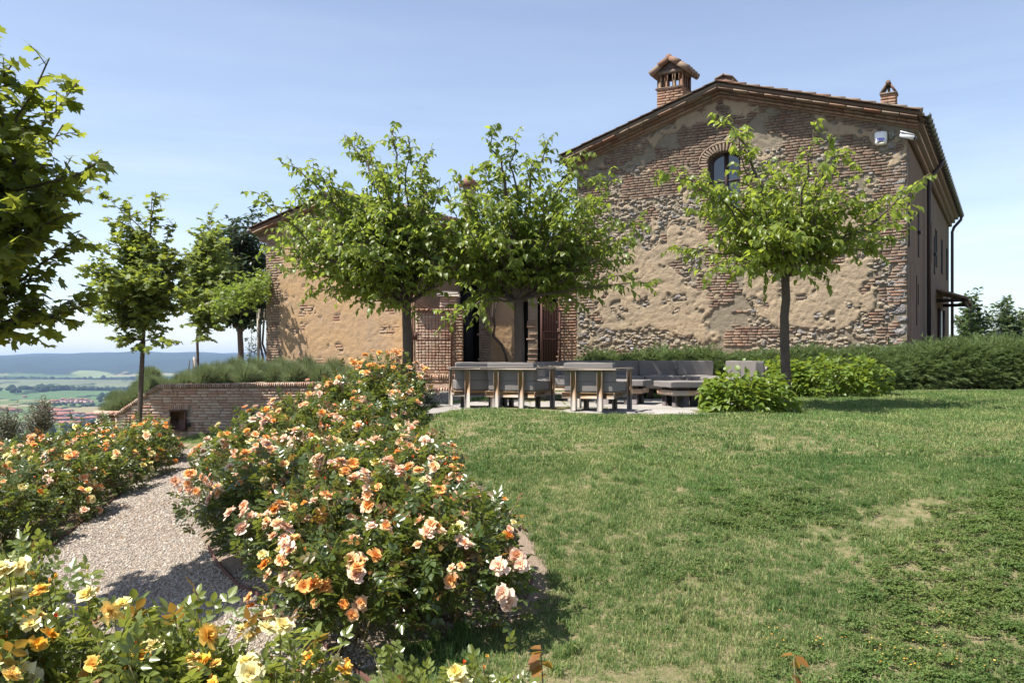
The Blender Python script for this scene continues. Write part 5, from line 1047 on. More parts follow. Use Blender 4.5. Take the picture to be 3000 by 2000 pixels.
# ================================================================== scatter by instancing on points
PROTO = {}
def protos(name, meshes):
    c = bpy.data.collections.new(name+'_kinds')
    for i, me in enumerate(meshes): c.objects.link(bpy.data.objects.new('%s_%02d' % (name, i), me))
    PROTO[name] = c; return c
def scatter(name, coll, P, rot, scl, nk, parent=None, **k):
    n = len(P); me = bpy.data.meshes.new(name); me.vertices.add(n); me.vertices.foreach_set('co', np.asarray(P, np.float32).ravel())
    a = me.attributes.new('rot', 'FLOAT_VECTOR', 'POINT'); a.data.foreach_set('vector', np.asarray(rot, np.float32).ravel())
    a = me.attributes.new('scl', 'FLOAT', 'POINT'); a.data.foreach_set('value', np.asarray(scl, np.float32))
    a = me.attributes.new('kid', 'INT', 'POINT'); a.data.foreach_set('value', rng.integers(0, nk, n).astype(np.int32))
    o = ob(name, me, parent, **k); g = bpy.data.node_groups.new(name, 'GeometryNodeTree'); g.interface.new_socket('Geometry', in_out='INPUT', socket_type='NodeSocketGeometry'); g.interface.new_socket('Geometry', in_out='OUTPUT', socket_type='NodeSocketGeometry')
    i = g.nodes.new('NodeGroupInput'); out = g.nodes.new('NodeGroupOutput'); ip = g.nodes.new('GeometryNodeInstanceOnPoints'); ci = g.nodes.new('GeometryNodeCollectionInfo'); ci.inputs[0].default_value = coll; ci.inputs[1].default_value = True; ci.inputs[2].default_value = True
    def na(nm, ty): q = g.nodes.new('GeometryNodeInputNamedAttribute'); q.data_type = ty; q.inputs[0].default_value = nm; return q.outputs[0]
    e2r = g.nodes.new('FunctionNodeEulerToRotation'); g.links.new(na('rot', 'FLOAT_VECTOR'), e2r.inputs[0]); g.links.new(i.outputs[0], ip.inputs['Points']); g.links.new(ci.outputs[0], ip.inputs['Instance']); ip.inputs['Pick Instance'].default_value = True
    g.links.new(na('kid', 'INT'), ip.inputs['Instance Index']); g.links.new(e2r.outputs[0], ip.inputs['Rotation']); g.links.new(na('scl', 'FLOAT'), ip.inputs['Scale']); g.links.new(ip.outputs[0], out.inputs[0])
    md = o.modifiers.new('scatter', 'NODES'); md.node_group = g; return o
# ---- grass
def m_grass(name, a, b_, dry, tr):
    m, t = newmat(name); p = t.pos(); o = t.n('ObjectInfo'); at = t.n('Attribute', attribute_name='rnd')
    pa = t.noise(.55, 4, .6, p); c = t.mix(t.ramp(pa, [(.38, 0), (.62, 1)]), a, b_); c = t.mix(t.math('MULTIPLY', o.outputs['Random'], .5), c, tuple(x*.55 for x in a))
    d = t.math('ADD', t.math('MULTIPLY', at.outputs['Fac'], .5), t.math('MULTIPLY', t.noise(1.0, 4, .65, p), .95)); c = t.mix(t.ramp(d, [(.71, 0), (1.0, .85)]), c, dry)
    b = t.bsdf(c, .6, .25); r_ = t.n('BsdfTranslucent'); t.l(t.mix(.6, c, tr), r_.inputs[0]); s = t.n('MixShader'); s.inputs[0].default_value = .35; t.l(b.outputs[0], s.inputs[1]); t.l(r_.outputs[0], s.inputs[2]); t.done(s); return m
M['grass'] = m_grass('grass_blade', (.070, .140, .038), (.140, .230, .070), (.36, .36, .15), (.22, .40, .08)); M['clover'] = m_grass('clover', (.065, .120, .030), (.115, .185, .045), (.16, .18, .05), (.18, .32, .05))
def clump(n, rad, h, w, lean=.6, seg=2):
    b = MB(); a = rng.random(n)*2*math.pi; r_ = rad*np.sqrt(rng.random(n)); P_ = np.stack([r_*np.cos(a), r_*np.sin(a), np.zeros(n)-.005], -1); V = []; Q = []; T_ = []; A = []
    for i in range(n):
        an = rng.random()*2*math.pi; d = np.array([math.cos(an), math.sin(an), 0]); s = np.array([-d[1], d[0], 0])*w*(.6+.8*rng.random())/2; hh = h*(.5+.8*rng.random()); ln = lean*rng.random()
        p0 = P_[i]; p1 = p0+np.array([0, 0, hh*.6])+d*hh*ln*.35; p2 = p0+np.array([0, 0, hh*(1-.35*ln)])+d*hh*ln; k = len(V); V += [p0-s, p0+s, p1+s*.8, p1-s*.8, p2]; Q.append([k, k+1, k+2, k+3]); T_.append([k+3, k+2, k+4]); A += [rng.random()]*5
    V = np.array(V); return mesh('grass_clump', V, [np.array(Q), np.array(T_)], M['grass'], {'rnd': np.array(A)})
GC = protos('grass', [clump(30, .075, .045, .0045, .9) for _ in range(6)]); GF = protos('turf', [clump(40, .13, .036, .008, .9) for _ in range(6)]); GT = protos('tuft', [clump(46, .05, .11, .006, 1.0) for _ in range(4)])
def clov():
    b = MB(); n = 40; a = rng.random(n)*6.28; r_ = .09*np.sqrt(rng.random(n)); P_ = np.stack([r_*np.cos(a), r_*np.sin(a), .02+.025*rng.random(n)], -1); leaves_mb(b, np.repeat(P_, 3, 0), np.stack([np.cos(np.arange(n*3)*2.09+np.repeat(a, 3)), np.sin(np.arange(n*3)*2.09+np.repeat(a, 3)), rng.normal(size=n*3)*.3], -1), .016, 'oval', None, 1.6)
    return mesh('clover_clump', np.concatenate(b.V), [np.concatenate(v) for v in b.F.values()], M['clover'], {'rnd': np.concatenate(b.A)})
GK = protos('clover', [clov() for _ in range(5)])
def field(x0, x1, y0, y1, dens, keep):
    n = int((x1-x0)*(y1-y0)*dens); x = rng.uniform(x0, x1, n); y = rng.uniform(y0, y1, n); k = keep(x, y) & (np.abs(x) < .64*y+2.2); x, y = x[k], y[k]; return x, y
def put(name, coll, nk, x, y, s0, s1, dz=0, tilt=.12, hf_=Hg, **k):
    n = len(x); return scatter(name, coll, np.stack([x, y, hf_(x, y)+dz], -1), np.stack([rng.normal(size=n)*tilt, rng.normal(size=n)*tilt, rng.random(n)*6.28], -1), rng.uniform(s0, s1, n), nk, **k)
bare = lambda x, y: (fbm(x*1.5, y*1.5, 4, 33)+.05*(y < 7.8) > .545) & (y < 9.8) & (fbm(x*.5, y*.5, 2, 40) > .42)
dark = lambda x, y: (x > 1.95+1.0*(y-5.94)+1.1*(fbm(x*.9, y*.9, 3, 50)-.5)) & (y < 9.5)          # the clover corner, bottom right
clv0 = lambda x, y: dark(x, y) | ((fbm(x*.8, y*.8, 3, 60) > .76) & (y < 11))
x, y = field(-2, 9, 4.6, 10.5, 420, lambda x, y: lawnmask(x, y) & (rng.random(len(x)) > .88*bare(x, y)) & (rng.random(len(x)) > .55*dark(x, y))); put('lawn_grass', GC, 6, x, y, .55, 1.15, kind='stuff', label='short patchy lawn grass')
x, y = field(-7, 18, 10.2, 22, 120, lawnmask); put('lawn_grass', GF, 6, x, y, .7, 1.25, kind='stuff', label='mown lawn grass sloping up to the patio')
x, y = field(-11, -3.5, 8.5, 23.6, 110, lawnmask); put('lawn_grass', GF, 6, x, y, .6, 1.1, kind='stuff', label='grass between the gravel path and the brick wall')
x, y = field(-2, 8, 5.0, 11, 22, lambda x, y: lawnmask(x, y) & ~dark(x, y) & (fbm(x*1.3, y*1.3, 3, 77) > .42)); put('grass_tufts', GT, 4, x, y, .4, .95, kind='stuff', label='taller dark grass tufts in the lawn')
x, y = field(0, 10, 4.6, 11, 190, lambda x, y: lawnmask(x, y) & clv0(x+rng.normal(size=len(x))*.28, y+rng.normal(size=len(x))*.28) & (rng.random(len(x)) < .85)); put('clover', GK, 5, x, y, .6, 1.2, kind='stuff', label='low dark clover patches in the lawn')
# ring of rough grass at the bed edge
x, y = field(-1.6, .8, 5.3, 7.2, 90, lambda x, y: lawnmask(x, y) & (fbm(x*2, y*2, 2, 70) > .5)); put('edge_grass', GT, 4, x, y, .6, 1.2, kind='stuff', label='ragged grass along the rose bed edge')
# yellow dots in the clover
me = bpy.data.meshes.new('x'); b = MB(); leaves_mb(b, np.zeros((5, 3)), np.stack([np.cos(np.arange(5)*1.257), np.sin(np.arange(5)*1.257), np.full(5, .2)], -1), .007, 'oval', None, 2.0); YF = protos('yellow_flower', [mesh('tiny_yellow_flower', np.concatenate(b.V), [np.concatenate(v) for v in b.F.values()], M['p_yellow'])])
x, y = field(1.8, 3.4, 6.0, 6.8, 130, lambda x, y: (fbm(x*3, y*3, 2, 80) > .5)); put('clover_flowers', YF, 1, x, y, .8, 1.3, dz=.055, kind='stuff', label='tiny yellow clover flowers')
def bloom(seed, mat, full=1.0, name='rose_bloom'):
    r = np.random.default_rng(seed); V = []; Q = []; A = []
    for (n, tilt, ln, w, rad) in ((4, 10, .34, .30, .05), (5, 28, .44, .44, .30), (6, 50, .52, .56, .55), (7, 72, .58, .62, .85)) if full > .5 else ((3, 6, .55, .30, .1), (3, 14, .62, .42, .5)):
        ph = r.random()*6.28
        for k in range(n):
            a = ph+k*2*math.pi/n+r.normal()*.15; t_ = R(tilt+r.normal()*9); o = np.array([math.cos(a), math.sin(a), 0]); s = np.array([-o[1], o[0], 0]); up = np.array([0, 0, 1]); base = len(V); l_ = ln*(1+.15*r.normal())
            for i, u in enumerate((0, .5, 1)):
                tt = t_+u*R(16); cen = (o*math.sin(tt)+up*math.cos(tt))*l_*u+up*.02
                for v_ in (-1, 0, 1): ww = w*(.25+.95*u-.35*u*u)/2; V.append(cen+s*v_*ww+(up*.13-o*.10)*l_*abs(v_)*u+r.normal(size=3)*.028*u*(1+abs(v_))); A.append(rad*(.4+.6*u))
            for i in range(2):
                for j in range(2): q = base+i*3+j; Q.append([q, q+1, q+4, q+3])
    return mesh(name, np.array(V), np.array(Q), M[mat], {'rad': np.array(A)}, True)
# ---- pebbles
def pebble(): V = IV*np.array([.5, .36, .24])*(1+.35*(rng.random((len(IV), 1))-.5)); return mesh('pebble', V, IF, M['pebble'], smooth=True)
PB = protos('pebble', [pebble() for _ in range(6)])
inp = lambda P_: (lambda x, y: inpoly(x, y, P_))
x, y = field(-8, 0, 4, 11, 2300, lambda x, y: inpoly(x, y, PATH) | (inpoly(x, y, BED) & (y < 9) & (rng.random(len(x)) < .5))); put('gravel_stones', PB, 6, x, y, .014, .046, dz=.010, tilt=.5, kind='stuff', label='pale gravel stones of the path')
x, y = field(-9, 0, 11, 20, 700, lambda x, y: inpoly(x, y, PATH)); put('gravel_stones', PB, 6, x, y, .03, .055, dz=.010, tilt=.4, kind='stuff', label='gravel of the far part of the path')
x, y = field(-4, 3, 16.5, 21.5, 500, inp(GRAV)); put('gravel_stones', PB, 6, x, y, .03, .05, dz=.010, tilt=.4, kind='stuff', label='gravel before the brick step')
pet = [mesh('petal', np.array([(-.5, 0, .05), (.5, 0, .05), (.4, .8, .25), (-.4, .8, .25), (0, .4, 0)]), np.array([[0, 1, 4], [1, 2, 4], [2, 3, 4], [3, 0, 4]]), M[k], {'rad': np.full(5, .8)}) for k in ('p_pink', 'p_apricot', 'p_spent', 'p_spent')]; PE = protos('petal', pet)
x, y = field(-7.5, 1, 4.5, 15, 22, lambda x, y: (inpoly(x, y, PATH) | inpoly(x, y, BED)) & (fbm(x*1.2, y*1.2, 3, 90) > .5)); put('fallen_petals', PE, 4, x, y, .02, .035, dz=.03, tilt=.5, kind='stuff', label='fallen petals and dry leaves on the gravel')
# path edging, irrigation pipe
M['edging'] = m_simple('rusty_edging', (.10, .05, .04), .85, .2, 0, .3, 6, .3)
ed = [gp(*p) for p in [(-60, 1790), (40, 1700), (110, 1645), (240, 1535), (330, 1470), (400, 1405), (480, 1345)]]; dn = np.array(ed); k = np.linspace(0, len(dn)-1, 40); ex = np.interp(k, range(len(dn)), dn[:, 0]); ey = np.interp(k, range(len(dn)), dn[:, 1])
e = empty('path_edging', (0, 0, 0), label='rusty metal edging along the left side of the gravel path', cat='edging', group='metal path edgings'); sweep_box('strip', M['edging'], e, [(a, c, float(z)-.02) for a, c, z in zip(ex, ey, Hg(ex, ey))], .012, .07)
ed = [gp(*p) for p in [(610, 1610), (640, 1660), (700, 1725), (850, 1830), (960, 1915), (1060, 1990), (1200, 2100)]]; dn = np.array(ed); k = np.linspace(0, len(dn)-1, 40); ex = np.interp(k, range(len(dn)), dn[:, 0]); ey = np.interp(k, range(len(dn)), dn[:, 1])
e = empty('path_edging', (0, 0, 0), label='rusty metal edging between the path and the central rose bed', cat='edging', group='metal path edgings'); sweep_box('strip', M['edging'], e, [(a, c, float(z)-.02) for a, c, z in zip(ex, ey, Hg(ex, ey))], .012, .07)
pp = [gp(*p) for p in [(1150, 1822), (1250, 1828), (1330, 1822), (1420, 1806), (1500, 1788), (1545, 1755), (1560, 1700)]]; dn = np.array(pp); k = np.linspace(0, len(dn)-1, 30); ex = np.interp(k, range(len(dn)), dn[:, 0]); ey = np.interp(k, range(len(dn)), dn[:, 1])
e = empty('irrigation_pipe', (0, 0, 0), label='brown irrigation hose lying under the front rose bushes', cat='hose'); b = MB(); b.tube([(a, c, float(z)+.02) for a, c, z in zip(ex, ey, Hg(ex, ey))], .011, 7); b.build('hose', M['edging'], e)

# ================================================================== roses
BL = {k: [bloom(i+j*7, k) for i in range(5)] for j, k in enumerate(('p_orange', 'p_pink', 'p_apricot', 'p_yellow', 'p_pale', 'p_spent'))}
BUD = {k: [bloom(50+i, k, .2, 'rosebud') for i in range(3)] for k in ('p_red', 'p_orange', 'p_yellow')}
def spray_mesh(kind_mat):
    b = MB(); P_ = np.array([[0, .35, 0], [0, .35, 0], [0, .68, -.03], [0, .68, -.03], [0, .8, -.05]]); D_ = np.array([[-1, .45, -.1], [1, .45, -.1], [-1, .6, -.15], [1, .6, -.15], [0, 1, -.25]]); leaves_mb(b, P_, D_, np.array([.42, .42, .46, .46, .55]), 'oval', np.tile([[0, 0, 1.]], (5, 1)), 1.15)
    b.tube([(0, 0, 0), (0, .4, .01), (0, .8, -.05)], .012, 3, False); return b
_sp = spray_mesh(0); SPV = np.concatenate(_sp.V); SPF = [np.concatenate(v) for v in _sp.F.values()]; SPM = {}
def sprays(b, P_, D_, s):
    X, Y, N = leafframe(D_); n = len(P_); V = P_[:, None]+s[:, None, None]*(SPV[None, :, :1]*X[:, None]+SPV[None, :, 1:2]*Y[:, None]+SPV[None, :, 2:]*N[:, None]); k = len(SPV); off = (np.arange(n)*k)[:, None, None]
    b.add(V.reshape(-1, 3), [(f[None]+off).reshape(-1, f.shape[1]) for f in SPF], np.repeat(rng.random(n), k))
def rose(x, y, r_, h, label, pal, nb, *a, **k):
    return rose_(x, y, r_*.90, h*.95, label, pal, int(nb*(4.3 if pal[0] == 'p_yellow' else 3.8)), *a, **k)
def rose_(x, y, r_, h, label, pal, nb, mats=('l_rose', 'l_rose'), dens=1.0, nleaf=60, group=None, sz=.11, bsize=.092, shape=None, low=.0, nbud=6, hf_=Hg):
    z0 = float(hf_(np.array([x]), np.array([y]))[0]); e = empty('rose_bush', (x, y, z0), label=label, cat='rose bush', group=group); ph = rng.random(6)*6.28; K = rng.normal(size=(5, 2))*.5
    def surf(a, el):    # ragged rounded envelope
        rr_ = 1+.16*math.sin(3*a+ph[0])+.12*math.sin(5*a+ph[1])+.14*math.sin(2*a+4*el+ph[2]); return rr_
    def pt(f, elmin=-.15):
        a = rng.random()*6.28; s_ = rng.uniform(math.sin(elmin), 1); el = math.asin(s_); q = f*surf(a, el); c_ = math.cos(el)**.8
        return np.array([math.cos(a)*c_*r_*q, math.sin(a)*c_*r_*q, h*(.42+.58*s_*q)]), np.array([math.cos(a)*c_, math.sin(a)*c_, s_*.9+.1])
    for k in range(9):
        t_, d = pt(.8, .2); b = MB(); s0 = np.array([rng.normal()*.05, rng.normal()*.05, -.03]); b.tube(bez(s0, np.array([t_[0]*.35, t_[1]*.35, t_[2]*.6]), t_, 7), np.linspace(.012, .004, 7), 5); b.build('cane', M['cane'], e)
    n = int(760*dens*r_*h/.5); P_ = []; D_ = []
    for k in range(n):
        f = 1-.55*rng.random()**2.2; t_, d = pt(f, -.55); t_[2] = max(t_[2], .08+low); P_.append(t_); D_.append(d*.7+rng.normal(size=3)*.55+np.array([0, 0, .1]))
    # a few long shoots that break the outline
    sh = MB()
    for k in range(int(7*r_/.6)):
        t_, d = pt(.9, .35); tip = t_+nrm(d+np.array([rng.normal()*.3, rng.normal()*.3, .8]))*(.10+.20*rng.random()); sh.tube([t_*.8, t_, tip], [.006, .005, .003], 4)
        for j in range(5): q = t_+(tip-t_)*(j+.5)/5; P_.append(q); D_.append(rng.normal(size=3)+np.array([0, 0, .3]))
    sh.build('shoots', M['cane'], e, kind='stuff')
    P_ = np.array(P_); D_ = np.array(D_); s_ = sz*(.7+.6*rng.random(len(P_))); fr = np.argsort(P_[:, 1]-P_[:, 2]*.5+rng.random(len(P_))*.5)[:nleaf*2:2] if nleaf else np.array([], int); rest = np.setdiff1d(np.arange(len(P_)), fr)
    for i in fr:
        mk_ = mats[int(rng.random() < .4)]
        if mk_ not in SPM: SPM[mk_] = mesh('leaf', SPV, SPF, M[mk_])
        X, Y, N = leafframe(D_[i][None]); s = s_[i]; o = bpy.data.objects.new('leaf', SPM[mk_]); link(o, e); o.matrix_basis = Matrix([[X[0][j]*s, Y[0][j]*s, N[0][j]*s, P_[i][j]] for j in range(3)]+[[0, 0, 0, 1]])
    hm = P_[rest][:, 2] > h*.62; young = hm & (rng.random(len(rest)) < .035); lt = (~young) & (rng.random(len(rest)) < .35)
    for q, mt in ((rest[young], 'l_red'), (rest[lt], mats[1]), (rest[~young & ~lt], mats[0])):
        if len(q): b = MB(); sprays(b, P_[q], D_[q], s_[q]); b.build('foliage', M[mt], e, kind='stuff')
    for _ in range(3 if nb > 4 else 0):
        t_, d = pt(1.06, .1); o = bpy.data.objects.new('spent_bloom', BL['p_spent'][int(rng.integers(5))]); link(o, e); o.location = t_; q = bsize*.7; o.scale = (q, q, q*.6); o.rotation_euler = (rng.normal()*.8, rng.normal()*.8, 0)
    k = 0
    while k < nb:     # flowers in loose clusters
        t_, d = pt(1.12, .10 if rng.random() < .75 else -.35); c_ = pal[int(rng.random()**1.2*len(pal))]
        if d[1] > .35 and rng.random() < .6: continue
        m_ = 1+int(rng.random()**2*4)
        for j in range(m_):
            if k >= nb: break
            p_ = t_+rng.normal(size=3)*np.array([.07, .07, .045])*(j > 0); dd_ = nrm(d*.6+np.array([0, -.25, .55])+rng.normal(size=3)*.35); c2 = c_ if rng.random() < .7 else pal[int(rng.integers(len(pal)))]
            o = bpy.data.objects.new('rose_bloom', BL[c2][int(rng.integers(5))]); link(o, e); o.rotation_euler = Vector(dd_).to_track_quat('Z', 'Y').to_euler(); o.location = p_+dd_*.02; q = bsize*(.55+.70*rng.random()); o.scale = (q, q, q*.85); k += 1
            if rng.random() < .5: st = MB(); st.tube([p_-np.array([0, 0, .14])-d*.05, p_], [.004, .003], 4); st.build('flower_stem', M['cane'], e)
    for k in range(nbud):
        t_, d = pt(1.12, .45); st = MB(); st.tube([t_-np.array([d[0], d[1], .9])*.14, t_], [.004, .003], 4); st.build('flower_stem', M['cane'], e)
        o = bpy.data.objects.new('rosebud', BUD[('p_red', 'p_orange', 'p_yellow')[int(rng.integers(3)) if pal[0] in ('p_yellow', 'p_pale') else int(rng.integers(2))]][int(rng.integers(3))]); link(o, e); o.location = t_; q = bsize*.48; o.scale = (q*.8, q*.8, q*1.1); o.rotation_euler = (rng.normal()*.3, rng.normal()*.3, 0)
    return e
PO = ['p_orange', 'p_pink', 'p_apricot', 'p_pink', 'p_pale', 'p_pink', 'p_apricot']; PY = ['p_yellow', 'p_pale', 'p_yellow', 'p_pale']; GR = 'peach and orange rose bushes of the central bed'
cent = [(-1.05, 6.85, .62, .92, 18, 'front left bush of the central bed, clusters of peach roses over dark leaves'), (-.22, 6.95, .55, .93, 14, 'front right bush of the central bed beside the lawn, bare stems at its foot'),
        (-1.75, 7.9, .60, .86, 13, 'bush behind the front left one with one round orange rose at its edge'), (-.75, 7.9, .58, .80, 17, 'bush in the second row with a big double orange rose in its middle'),
        (-2.75, 9.2, .62, .98, 12, 'dark leaved bush at the path edge with a single pink rose low down'), (-1.75, 9.0, .60, .86, 15, 'bush of the third row topped by a tall peach cluster'), (-.85, 9.0, .55, .70, 12, 'leafy third row bush at the lawn side with few flowers'),
        (-3.35, 10.4, .62, 1.10, 20, 'bush bulging over the path with many cream and orange roses'), (-2.35, 10.4, .60, .95, 16, 'fourth row bush in the middle of the bed'), (-1.35, 10.4, .60, .72, 13, 'fourth row bush at the lawn side with glossy leaves'),
        (-3.70, 11.9, .62, 1.18, 17, 'large flowered bush before the brick wall, left side of the heap'), (-2.75, 11.8, .60, 1.05, 17, 'bush full of orange blooms below the top of the heap'), (-1.85, 11.8, .56, .82, 15, 'fifth row bush by the lawn with pale pink clusters'),
        (-3.25, 13.3, .60, 1.08, 14, 'back left bush with a tall shoot before the brick coping'), (-2.50, 13.3, .58, 1.15, 15, 'back middle bush crowned with orange and pink roses'), (-1.80, 13.2, .50, .88, 9, 'back right bush near the leftmost armchair')]
for x, y, r_, h, nb, lb in cent: rose(x+(.22 if x < -2.6 else -.20 if x > -.4 else -.14 if x > -1.5 else 0), y, r_, h, 'rose '+lb, PO, int(nb*1.0), dens=1.25 if y < 9.5 else 1.0, nleaf=130 if y < 8.5 else 60, group=GR, sz=.125, bsize=.094, nbud=6)
rose(-1.85, 15.3, .46, .86, 'very dark leaved rose bush under the leftmost mulberry, one yellow bloom on a tall shoot', ['p_pink', 'p_apricot', 'p_yellow'], 9, mats=('l_dark', 'l_rose'), nleaf=60, sz=.12)
rose(-2.25, 14.9, .50, 1.22, 'tall rose with a yellow-orange flower high before the lavender', ['p_orange', 'p_apricot'], 9, nleaf=60, sz=.11)
GL = 'rose bushes along the left of the path'
lft = [(-6.35, 11.6, .66, 1.05, 7, 'leaves in shade, first bush of the left row at the path edge', -.0), (-6.45, 13.2, .68, 1.12, 10, 'second bush of the left row with a pink cluster in its middle', 0), (-6.75, 15.0, .70, 1.10, 10, 'third bush of the left row beside the path', 0), (-6.95, 16.9, .70, 1.10, 11, 'last bush of the left row before the brick wall', 0),
       (-7.3, 12.4, .70, 1.12, 9, 'bush behind the first of the left row, orange blooms at the frame edge', 0), (-7.6, 14.2, .72, 1.15, 11, 'middle bush of the back left row with peach flowers', 0), (-8.0, 16.2, .72, 1.20, 13, 'back left bush full of yellow-orange flowers', 0), (-8.4, 18.4, .72, 1.25, 12, 'far left bush below the slender maple', 0), (-8.7, 14.6, .75, 1.30, 9, 'tall leafy rose in front of the olive trees', 0), (-9.4, 17.0, .75, 1.3, 9, 'outer left rose before the olive trees', 0), (-7.3, 18.6, .60, 1.05, 8, 'small rose by the foot of the brick wall', 0)]
for x, y, r_, h, nb, lb, _ in lft: rose(x-.35, y, r_, h*.87, 'rose '+lb, ['p_apricot', 'p_pink', 'p_orange', 'p_pale', 'p_apricot'], int(nb*1.4), dens=.95, nleaf=40, group=GL, sz=.135, bsize=.10)
GY = 'yellow rose bushes in the foreground'
for x, y, r_, h, nb, lb, nl in [(-2.42, 4.75, .55, 1.17, 13, 'yellow rose bush in the bottom left corner with pale open blooms', 160), (-1.75, 4.55, .50, 1.05, 12, 'yellow rose bush in the foreground, second from the left corner', 160), (-1.22, 4.45, .42, .98, 9, 'yellow rose bush right end of the foreground group with small buds', 160), (-2.75, 4.3, .5, 1.2, 8, 'yellow rose bush cut off by the bottom left corner', 80)]:
    rose(x, y, r_, h, lb, PY, nb, mats=('l_rosey', 'l_rosey'), dens=1.5, nleaf=nl, group=GY, sz=.125, bsize=.094, nbud=9, hf_=lambda a, c: Hg(a, c)*0-1.63)
rose(-.10, 3.85, .18, .60, 'small leafy rose at the bottom edge, right of the red budded one', ['p_pale'], 1, mats=('l_rosey', 'l_rosey'), dens=1.8, nleaf=40, sz=.085, nbud=3, bsize=.07, hf_=lambda a, c: a*0-1.12)
rose(-.42, 3.9, .22, .61, 'small budding rose at the bottom edge with a red bud', ['p_pale'], 1, mats=('l_rosey', 'l_rosey'), dens=1.6, nleaf=40, sz=.09, nbud=6, bsize=.08, hf_=lambda a, c: a*0-1.12-.02)
rose(-3.45, 6.2, .22, 1.15, 'young light green rose shoot at the left frame edge', ['p_yellow'], 0, mats=('l_rosey', 'l_rosey'), dens=1.2, nleaf=30, sz=.12, nbud=2)
def shoot(px, py, d, lb, n=14):
    q = P3(px, py, d); z0 = float(Hg(np.array([q[0]]), np.array([d]))[0]); hh = q[2]-z0; e = empty('rose_shoot', (q[0], d, z0), label=lb, cat='rose shoot'); b = MB(); b.tube([(0, 0, 0), (.03, 0, hh*.6), (0, 0, hh)], [.008, .006, .003], 6); b.build('cane', M['cane'], e)
    for k in range(n): z_ = hh*(.72+.30*rng.random()); a = rng.random()*6.28; leaf_obj('leaf', 'oval', 'l_red', np.array([0, 0, z_]), np.array([math.cos(a), math.sin(a), .1-.9*rng.random()]), .085, e, 1.1)
shoot(1585, 1915, 3.9, 'yellow-red young rose shoot at the bottom edge, left one'); shoot(2325, 1925, 4.1, 'reddish young rose shoot at the bottom edge, right one')
# ================================================================== hydrangeas, lavender, junipers
def mound(name, label, cat, x, y, rx_, ry_, h, kind, size, mat, n, nobj, group=None, z=None, width=1.35, up=.2):
    z0 = h1(x, y) if z is None else z; e = empty(name, (x, y, z0), label=label, cat=cat, group=group); ph = rng.random(4)*6.28; P_ = []; D_ = []
    for k in range(n):
        a = rng.random()*6.28; s_ = rng.uniform(-.25, 1); el = math.asin(s_); f = (1-.5*rng.random()**2.5)*(1+.12*math.sin(3*a+ph[0])+.10*math.sin(6*a+5*el+ph[1])); c_ = math.cos(el)**.6
        P_.append((math.cos(a)*c_*rx_*f, math.sin(a)*c_*ry_*f, max(.03, h*(.3+.7*s_*f)))); D_.append((math.cos(a)*c_, math.sin(a)*c_, s_*.5+up-.55))
    P_ = np.array(P_); D_ = np.array(D_)+rng.normal(size=(n, 3))*.4; s_ = size*(.6+.6*rng.random(n)); fr = np.argsort(P_[:, 1]+rng.random(n)*.3)[:nobj*2:2]; rest = np.setdiff1d(np.arange(n), fr)
    for i in fr: leaf_obj('leaf', kind, mat, P_[i], D_[i], s_[i], e, width)
    b = MB(); leaves_mb(b, P_[rest], D_[rest], s_[rest], kind, None, width); b.build('foliage', M[mat], e, kind='stuff'); b = MB()
    for k in range(14): a = rng.random()*6.28; b.tube([(0, 0, -.02), (math.cos(a)*rx_*.5, math.sin(a)*ry_*.5, h*.5), (math.cos(a)*rx_*.8, math.sin(a)*ry_*.8, h*.8)], [.008, .006, .004], 4)
    b.build('stems', M['twig'], e); return e
GH = 'hydrangea bushes by the right mulberry'
mound('hydrangea', 'front hydrangea mound of big fresh green leaves at the patio edge', 'hydrangea', 3.72, 14.15, .68, .60, .66, 'mul', .12, 'l_hyd', 1500, 200, GH, -.08)
mound('hydrangea', 'broad back hydrangea mound behind the right mulberry trunk, left part', 'hydrangea', 5.35, 18.2, .70, .6, .80, 'mul', .12, 'l_hyd', 1400, 150, GH, -.03)
mound('hydrangea', 'back hydrangea mound at the right end, on the lawn edge', 'hydrangea', 6.55, 17.9, .95, .7, .86, 'mul', .12, 'l_hyd', 1600, 150, GH, -.03)
def lav(x, y, r_, h, lb, zf=T):
    z0 = float(zf(np.array([x]), np.array([y]))[0]); e = empty('lavender', (x, y, z0), label=lb, cat='lavender', group='lavender bushes on the terrace'); n = 2600; a = rng.random(n)*6.28; s_ = rng.random(n)**.7; el = np.arcsin(s_)
    D_ = np.stack([np.cos(a)*np.cos(el), np.sin(a)*np.cos(el), s_+.25], -1)+rng.normal(size=(n, 3))*.12; D_ = nrm(D_); L_ = (.85+.35*rng.random(n)); P_ = D_*np.array([r_, r_, h])*(.45+.2*rng.random((n, 1))); E_ = D_*np.array([r_, r_, h])*L_[:, None]
    b = MB(); ln = np.linalg.norm(E_-P_, axis=1); leaves_mb(b, P_, E_-P_, ln, 'needle', rng.normal(size=(n, 3)), .42); b.build('foliage', M['l_lav'], e, kind='stuff')
    q = IV*np.array([r_*.62, r_*.62, h*.62])+np.array([0, 0, .0]); ob('woody_core', mesh('woody_core', q, IF, M['l_jun'], smooth=True), e)
    return e
k = 0; onum = ['first', 'second', 'third', 'fourth', 'fifth', 'sixth', 'seventh', 'eighth', 'ninth', 'tenth', 'eleventh', 'twelfth']
for i, px in enumerate([482, 540, 600, 660, 720, 800, 860, 935, 1010, 1085, 1150]):
    d = 24.6+.25*(i % 2); x = (px-1500)/F*d; lav(x, d, .42+.10*rng.random(), .50+.14*rng.random(), onum[i]+' lavender bush from the left in the front row behind the coping')
for i, px in enumerate([560, 640, 690, 750, 820, 900, 985, 1060, 1130]):
    d = 25.9+.3*(i % 2); x = (px-1500)/F*d; lav(x, d, .55, .70, onum[i]+' lavender bush from the left in the back row against the ochre wall')
